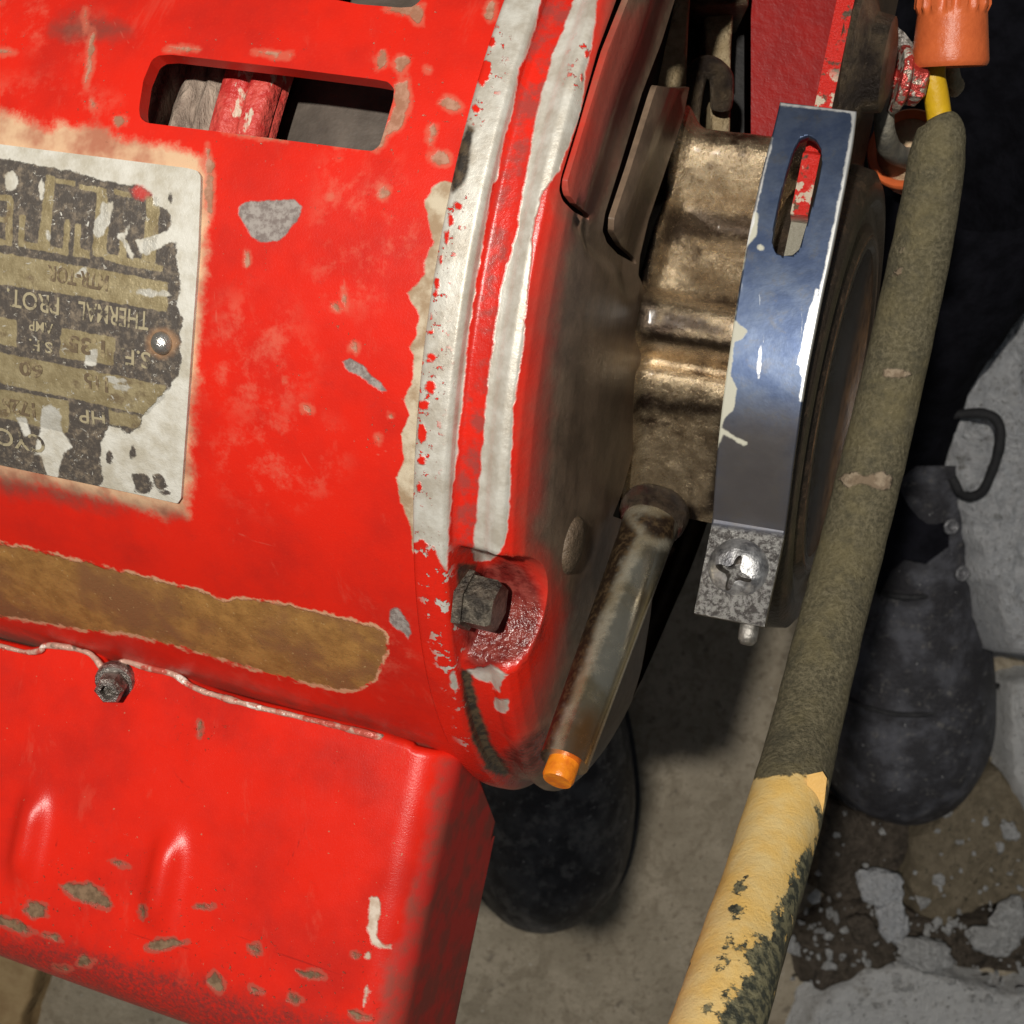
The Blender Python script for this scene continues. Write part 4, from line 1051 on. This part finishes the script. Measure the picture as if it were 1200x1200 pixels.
def broken(name, outline, z_top, depth, mat, label, cat, rough=.14, seed=0.0, edge=5, step=.13, lumpy=.0):
    z_top, depth, rough, step = z_top * G, depth * G, rough * G, step * G
    """broken slab: ragged outline, uneven top, crumbling sides, with its own thickness"""
    q = np.array(outline, float); q = np.stack([(q[:, 0] - CX) / FP * z_top, (q[:, 1] - CX) / FP * z_top], 1)
    pts = []
    for i in range(len(q)):
        a, b = q[i], q[(i + 1) % len(q)]; n = max(1, int(np.linalg.norm(b - a) / step))
        for k in range(n):
            p = a + (b - a) * k / n
            p = p + .10 * np.array([mnoise.noise(Vector((p[0] * 2.2 + seed, p[1] * 2.2, 1.3))), mnoise.noise(Vector((p[0] * 2.2, p[1] * 2.2 + seed, 7.3)))]) + .05 * np.array([mnoise.noise(Vector((p[0] * 7, p[1] * 7, seed))), mnoise.noise(Vector((p[0] * 7, p[1] * 7, seed + 9)))])
            pts.append(p)
    pts = np.array(pts); N = len(pts); c = pts.mean(0); rows = []
    ring_in = [0.02] + list(np.linspace(.05, .94, 26)) + [.98, 1.0]
    for k in ring_in:
        p = c + (pts - c) * k
        zz = z_top + (0.10 if k == 1.0 else .02 if k > .97 else 0)
        X = np.stack([p[:, 0], p[:, 1], np.full(N, zz)], 1)
        X[:, 2] += rough * fbm(X, .9, 5, seed) + rough * .6 * fbm(X, 2.4, 5, seed + 3) + lumpy * np.abs(fbm(X, .5, 2, seed + 8))
        rows.append(X)
    for k, g in ((.35, .03), (.7, .02), (1.0, .10)):
        p = c + (pts - c) * (1 + g)
        X = np.stack([p[:, 0], p[:, 1], np.full(N, z_top + depth * k)], 1)
        X[:, :2] += .06 * np.stack([fbm(X, 3, 3, seed), fbm(X, 3, 3, seed + 5)], 1)
        rows.append(X)
    V = np.vstack(rows); F = [f[::-1] for f in gridq(len(rows), N, True)] + [tuple(range(N))]
    return mk(name, V, F, mat, None, label=label, cat=cat)
broken('concrete_block', [(1260, 290), (1196, 305), (1190, 330), (1168, 350), (1150, 362), (1143, 380), (1130, 430), (1124, 470), (1118, 492), (1126, 560), (1150, 640), (1166, 690), (1180, 740), (1192, 765), (1290, 780), (1320, 500)], 25.6, 4.4, MAT_BLUEC, 'rough grey broken concrete block at the right edge beside the shoe', 'concrete block', .42, 2.0)
broken('concrete_slab', [(930, 1260), (960, 1180), (1010, 1145), (1060, 1130), (1120, 1150), (1170, 1165), (1260, 1175), (1300, 1300), (930, 1300)], 29.0, 1.0, MAT_PALE, 'smooth pale grey concrete slab in the lower right corner', 'concrete slab', .05, 5.0)
broken('concrete_slab', [(1188, 800), (1300, 780), (1300, 960), (1230, 980), (1196, 930), (1184, 870)], 28.7, 1.3, MAT_PALE, 'pale concrete lump at the right edge below the big grey block', 'concrete slab', .14, 9.0)
broken('cracked_stone', [(1075, 985), (1120, 950), (1170, 900), (1215, 960), (1260, 1060), (1200, 1062), (1150, 1060), (1112, 1085), (1085, 1075), (1070, 1040)], 29.05, .95, MAT_OCHRE, 'ochre brown cracked paving stone just below the toe of the larger shoe', 'stone', .10, 12.0)
broken('mortar_ridge', [(940, 1100), (990, 1060), (1060, 1065), (1110, 1085), (1160, 1075), (1260, 1060), (1260, 1150), (1170, 1140), (1110, 1130), (1050, 1110), (1000, 1130), (960, 1160)], 29.15, .85, MAT_BROWNC, 'crumbling brown mortar ridge bordering the pale corner slab', 'mortar', .22, 15.0)
broken('mortar_patch', [(975, 940), (1020, 960), (1065, 965), (1060, 1010), (1040, 1050), (990, 1060), (955, 1040), (960, 980)], 29.3, .7, MAT_BROWNC, 'grey brown mortar patch between the cable and the shoe toe', 'mortar', .12, 18.0)
# cracks run as thin dark gaps between the stones: two narrow recess strips with real depth
IV, IF = icos(4)
def stone(px, py, r, sq, seed, label, mat=MAT_STONE, z=28.6):
    r, z = r * G, z * G
    V = IV * np.array([r, r * sq[0], r * sq[1]])
    V = V * (1 + .34 * fbm(IV, 1.2, 5, seed))[:, None] * (1 + .10 * fbm(IV, 4, 3, seed))[:, None]
    th = seed; Rm = np.array([[math.cos(th), -math.sin(th), 0], [math.sin(th), math.cos(th), 0], [0, 0, 1]])
    mk('stone', V @ Rm.T + at(px, py, z), IF, mat, None, label=label, cat='stone', group='loose stones in the rubble')
stone(1034, 1040, .50, (.75, .6), .3, 'grey jagged stone uppermost among the rubble below the shoe', MAT_BLUEC)
stone(1045, 1074, .50, (.62, .55), 1.4, 'dark grey stone touching the jagged one below the shoe', MAT_BLUEC)
stone(1086, 1118, .60, (.55, .5), .25, 'flat pale stone at the border of the corner slab', MAT_STONE)
stone(1184, 1078, .46, (.8, .6), 2.0, 'whitish rounded stone at the right edge of the rubble', MAT_STONE)
stone(1166, 1102, .48, (.6, .5), .1, 'light grey stone tucked under the whitish rounded one', MAT_STONE)
stone(1012, 1090, .36, (.7, .5), .8, 'small dark stone nearest the yellow cable end', MAT_BROWNC)
stone(930, 1108, .36, (.5, .4), .5, 'small pale flake on the floor right beside the yellow cable end', MAT_STONE, 29.6)
stone(1184, 975, .22, (.7, .5), .9, 'tiny pale pebble lying on the ochre stone', MAT_STONE, 28.9)

# crumbs between the stones: too many to count
rc2 = np.random.default_rng(11)
cv, cf = icos(1); VV, FF = [], []
def crumb(px, py, r, z):
    d = cv * r * rc2.uniform(.5, 1.2, 3) * (1 + .35 * rc2.standard_normal((len(cv), 1)))
    FF.append(len(VV)); VV.append(d + at(px, py, z))
for _ in range(260):
    if rc2.random() < .65:
        x = rc2.uniform(925, 1210); y = 1105 + .02 * (x - 1000) + 38 * rc2.standard_normal()
    else:
        x = rc2.uniform(960, 1210); y = rc2.uniform(940, 1180)
    crumb(x, y, abs(rc2.normal(.045, .05)) + .02, 29.0 * G - .05)
n = len(cv)
mk('crumbs', np.vstack(VV), [tuple(i + k * n for i in f) for k in range(len(VV)) for f in cf], MAT_STONE, None, kind='stuff', smooth=False)
board = broken('wooden_board', [(-120, 1060), (60, 1090), (44, 1140), (24, 1204), (0, 1300), (-120, 1300)], 29.2, .8, MAT_WOOD, 'brown board edge on the floor under the red cover', 'board', .02, 21.0)

# the photographer's legs: black trousers and shoes standing on the floor
person = thing('person', 'person in black trousers and scuffed black shoes standing behind the motor', 'person', at(900, 600, ZF))
def loft(rows, n=48, sq=2.3, z_floor=None, bump=.0, seed=0):
    V = []
    for (cx, cy, zc, wx, wz, ty) in rows:
        for k in range(n):
            th = 2 * math.pi * k / n
            c_, s_ = math.cos(th), math.sin(th)
            x = wx * math.copysign(abs(c_) ** (2 / sq), c_); z = -wz * math.copysign(abs(s_) ** (2 / sq), s_)
            p = np.array([cx + x, cy + ty * z, zc + z])
            V.append(p)
    V = np.array(V)
    if bump: V = V + (bump * fbm(V, .7, 3, seed))[:, None] * np.array([.3, .3, -1])
    return V, gridq(len(rows), n, True) + [tuple(range(n))[::-1], tuple(range((len(rows) - 1) * n, len(rows) * n))]
def shoe(outl, zt, side):
    """outl: (y px, left px, right px, height) rows from toe to ankle on the floor"""
    rows = []; z0 = ZF - .45
    for y, a, b, h in outl:
        h = h * G
        zz = z0 - h * .45
        cx = ((a + b) / 2 - CX) / FP * zz; w_ = (b - a) / 2 / FP * zz; cy = (y - CX) / FP * zz
        rows.append((cx, cy, z0, w_, h, 0))
    rr = np.array(rows); k = smooth_path(rr, 60); k[:, 3:5] = np.maximum(k[:, 3:5], .03)
    V, F = loft([tuple(x) for x in k], 64, 2.2, bump=.05, seed=side)
    V[:, 2] = np.minimum(V[:, 2], z0 + .1)
    o = mk('shoe', V, F, MAT_SHOE2 if side > 4 else MAT_SHOE, person)
    ks = k.copy(); ks[:, 3] *= 1.035; ks[:, 3] += .05
    V = []; n = len(ks)
    for z in (0, 1, 2):
        for s_ in (-1, 1): pass
    ring = [(r_[0] - r_[3], r_[1]) for r_ in ks] + [(r_[0] + r_[3], r_[1]) for r_ in ks[::-1]]
    ring[0] = ((ring[0][0] + ring[-1][0]) / 2, ring[0][1] + .08)
    N = len(ring); V = [(x, y, ZF - .55) for x, y in ring] + [(x * 1.002, y * 1.002, ZF - .44) for x, y in ring] + [(x, y, ZF + .02) for x, y in ring]
    F = gridq(3, N, True) + [tuple(range(N))[::-1]]
    mk('sole', np.array(V, float), F, MAT_SOLE, o, smooth=False)
    return o
sR = shoe([(966, 1058, 1066, .25), (958, 1022, 1098, 1.0), (945, 998, 1126, 1.5), (920, 980, 1150, 1.9), (880, 966, 1170, 2.15), (830, 960, 1177, 2.35), (780, 964, 1174, 2.5), (730, 976, 1164, 2.7), (690, 984, 1156, 2.95), (650, 982, 1150, 3.2), (600, 980, 1146, 3.6), (550, 980, 1142, 4.0)], 0, 3.0)
sL = shoe([(1091, 630, 640, .25), (1084, 594, 676, 1.0), (1068, 572, 706, 1.5), (1040, 556, 730, 1.9), (1000, 545, 743, 2.15), (950, 540, 749, 2.35), (900, 544, 746, 2.5), (850, 552, 738, 2.7), (800, 562, 726, 2.95), (750, 570, 716, 3.3), (700, 574, 706, 3.7)], 0, 5.0)
for ymid, bow, zr in ((838, 20, 2.32), (700, 14, 2.9)):
    pts = []
    for k in np.linspace(-.93, .93, 40):
        y = ymid - bow * k * k * 2.0; h_ = zr * G; zz = ZF - .45 - h_ * max(0.0, 1 - abs(k) ** 2.2) ** (1 / 2.2) - .02
        half = 108 if ymid > 800 else 82
        pts.append(at(1068 + half * k, y, zz))
    V, F = tube(np.array(pts), .055 * G, 8, rough=.02)
    mk('seam', V, F, MAT_SOLE, sR)
# toe-cap seam, tongue opening, eyelets, lace
def on_shoe(px, py, z): return at(px, py, z)
V, F = slab([(1030, 700), (1045, 668), (1060, 655), (1085, 660), (1112, 640), (1112, 610), (1120, 560), (1020, 560), (1010, 640)], 26.15 * G, 26.5 * G)
mk('tongue', V, F, MAT_TROUSER, sR, smooth=False)
for (x, y, z) in ((1127, 672, 26.5), (1114, 617, 26.1)):
    V, F = lathe(at(x, y, z * G), np.array([.25, .1, -1]), [(0, .20), (.06, .19), (.08, .15), (.05, .10), (-.02, .09)], 20)
    mk('eyelet', V, F, simple('eyelet_metal', (.12, .12, .13), (.30, .30, .31), 7, .35, .5, .02), sR)
pth = smooth_path([at(1105, 488, 25.3 * G), at(1118, 486, 25.1 * G), at(1145, 484, 24.9 * G), at(1163, 488, 24.8 * G), at(1172, 502, 24.8 * G), at(1171, 525, 24.9 * G), at(1163, 552, 25.1 * G), at(1152, 574, 25.3 * G), at(1138, 582, 25.5 * G), at(1125, 577, 25.7 * G), at(1116, 560, 25.8 * G)], 70)
V, F = tube(pth, .09 * G, 14, rough=.02)
mk('lace', V, F, MAT_LACE, sR)
def leg(rows, seed):
    k = smooth_path(np.array(rows), 40)
    V = []; n = 40
    for cx, cy, z, wx, wy in k:
        for j in range(n):
            th = 2 * math.pi * j / n
            V.append((cx + wx * math.cos(th), cy + wy * math.sin(th), z))
    V = np.array(V); V[:, :2] += (.16 * fbm(V, .6, 3, seed))[:, None] * np.array([.7, .7])
    return V, gridq(len(k), n, True)
def px_leg(rows): # (px centre x, y, z, half width px, half depth px)
    return [((x - CX) / FP * z * G, (y - CX) / FP * z * G, z * G, w / FP * z * G, h / FP * z * G) for x, y, z, w, h in rows]
legs = join(leg(px_leg([(1062, 520, 27.6, 62, 120), (1060, 440, 26.4, 74, 140), (1072, 330, 24.8, 96, 170), (1105, 180, 23.0, 150, 240), (1150, -60, 21.4, 230, 330)]), 1.0), leg(px_leg([(640, 650, 27.6, 62, 110), (640, 580, 26.4, 74, 130), (650, 480, 24.8, 90, 150), (670, 320, 23.5, 120, 200), (690, 100, 22.5, 160, 260)]), 2.0))
mk('trousers', *legs, MAT_TROUSER, person)
for o in bpy.data.objects:
    if '_org' in o: del o['_org']
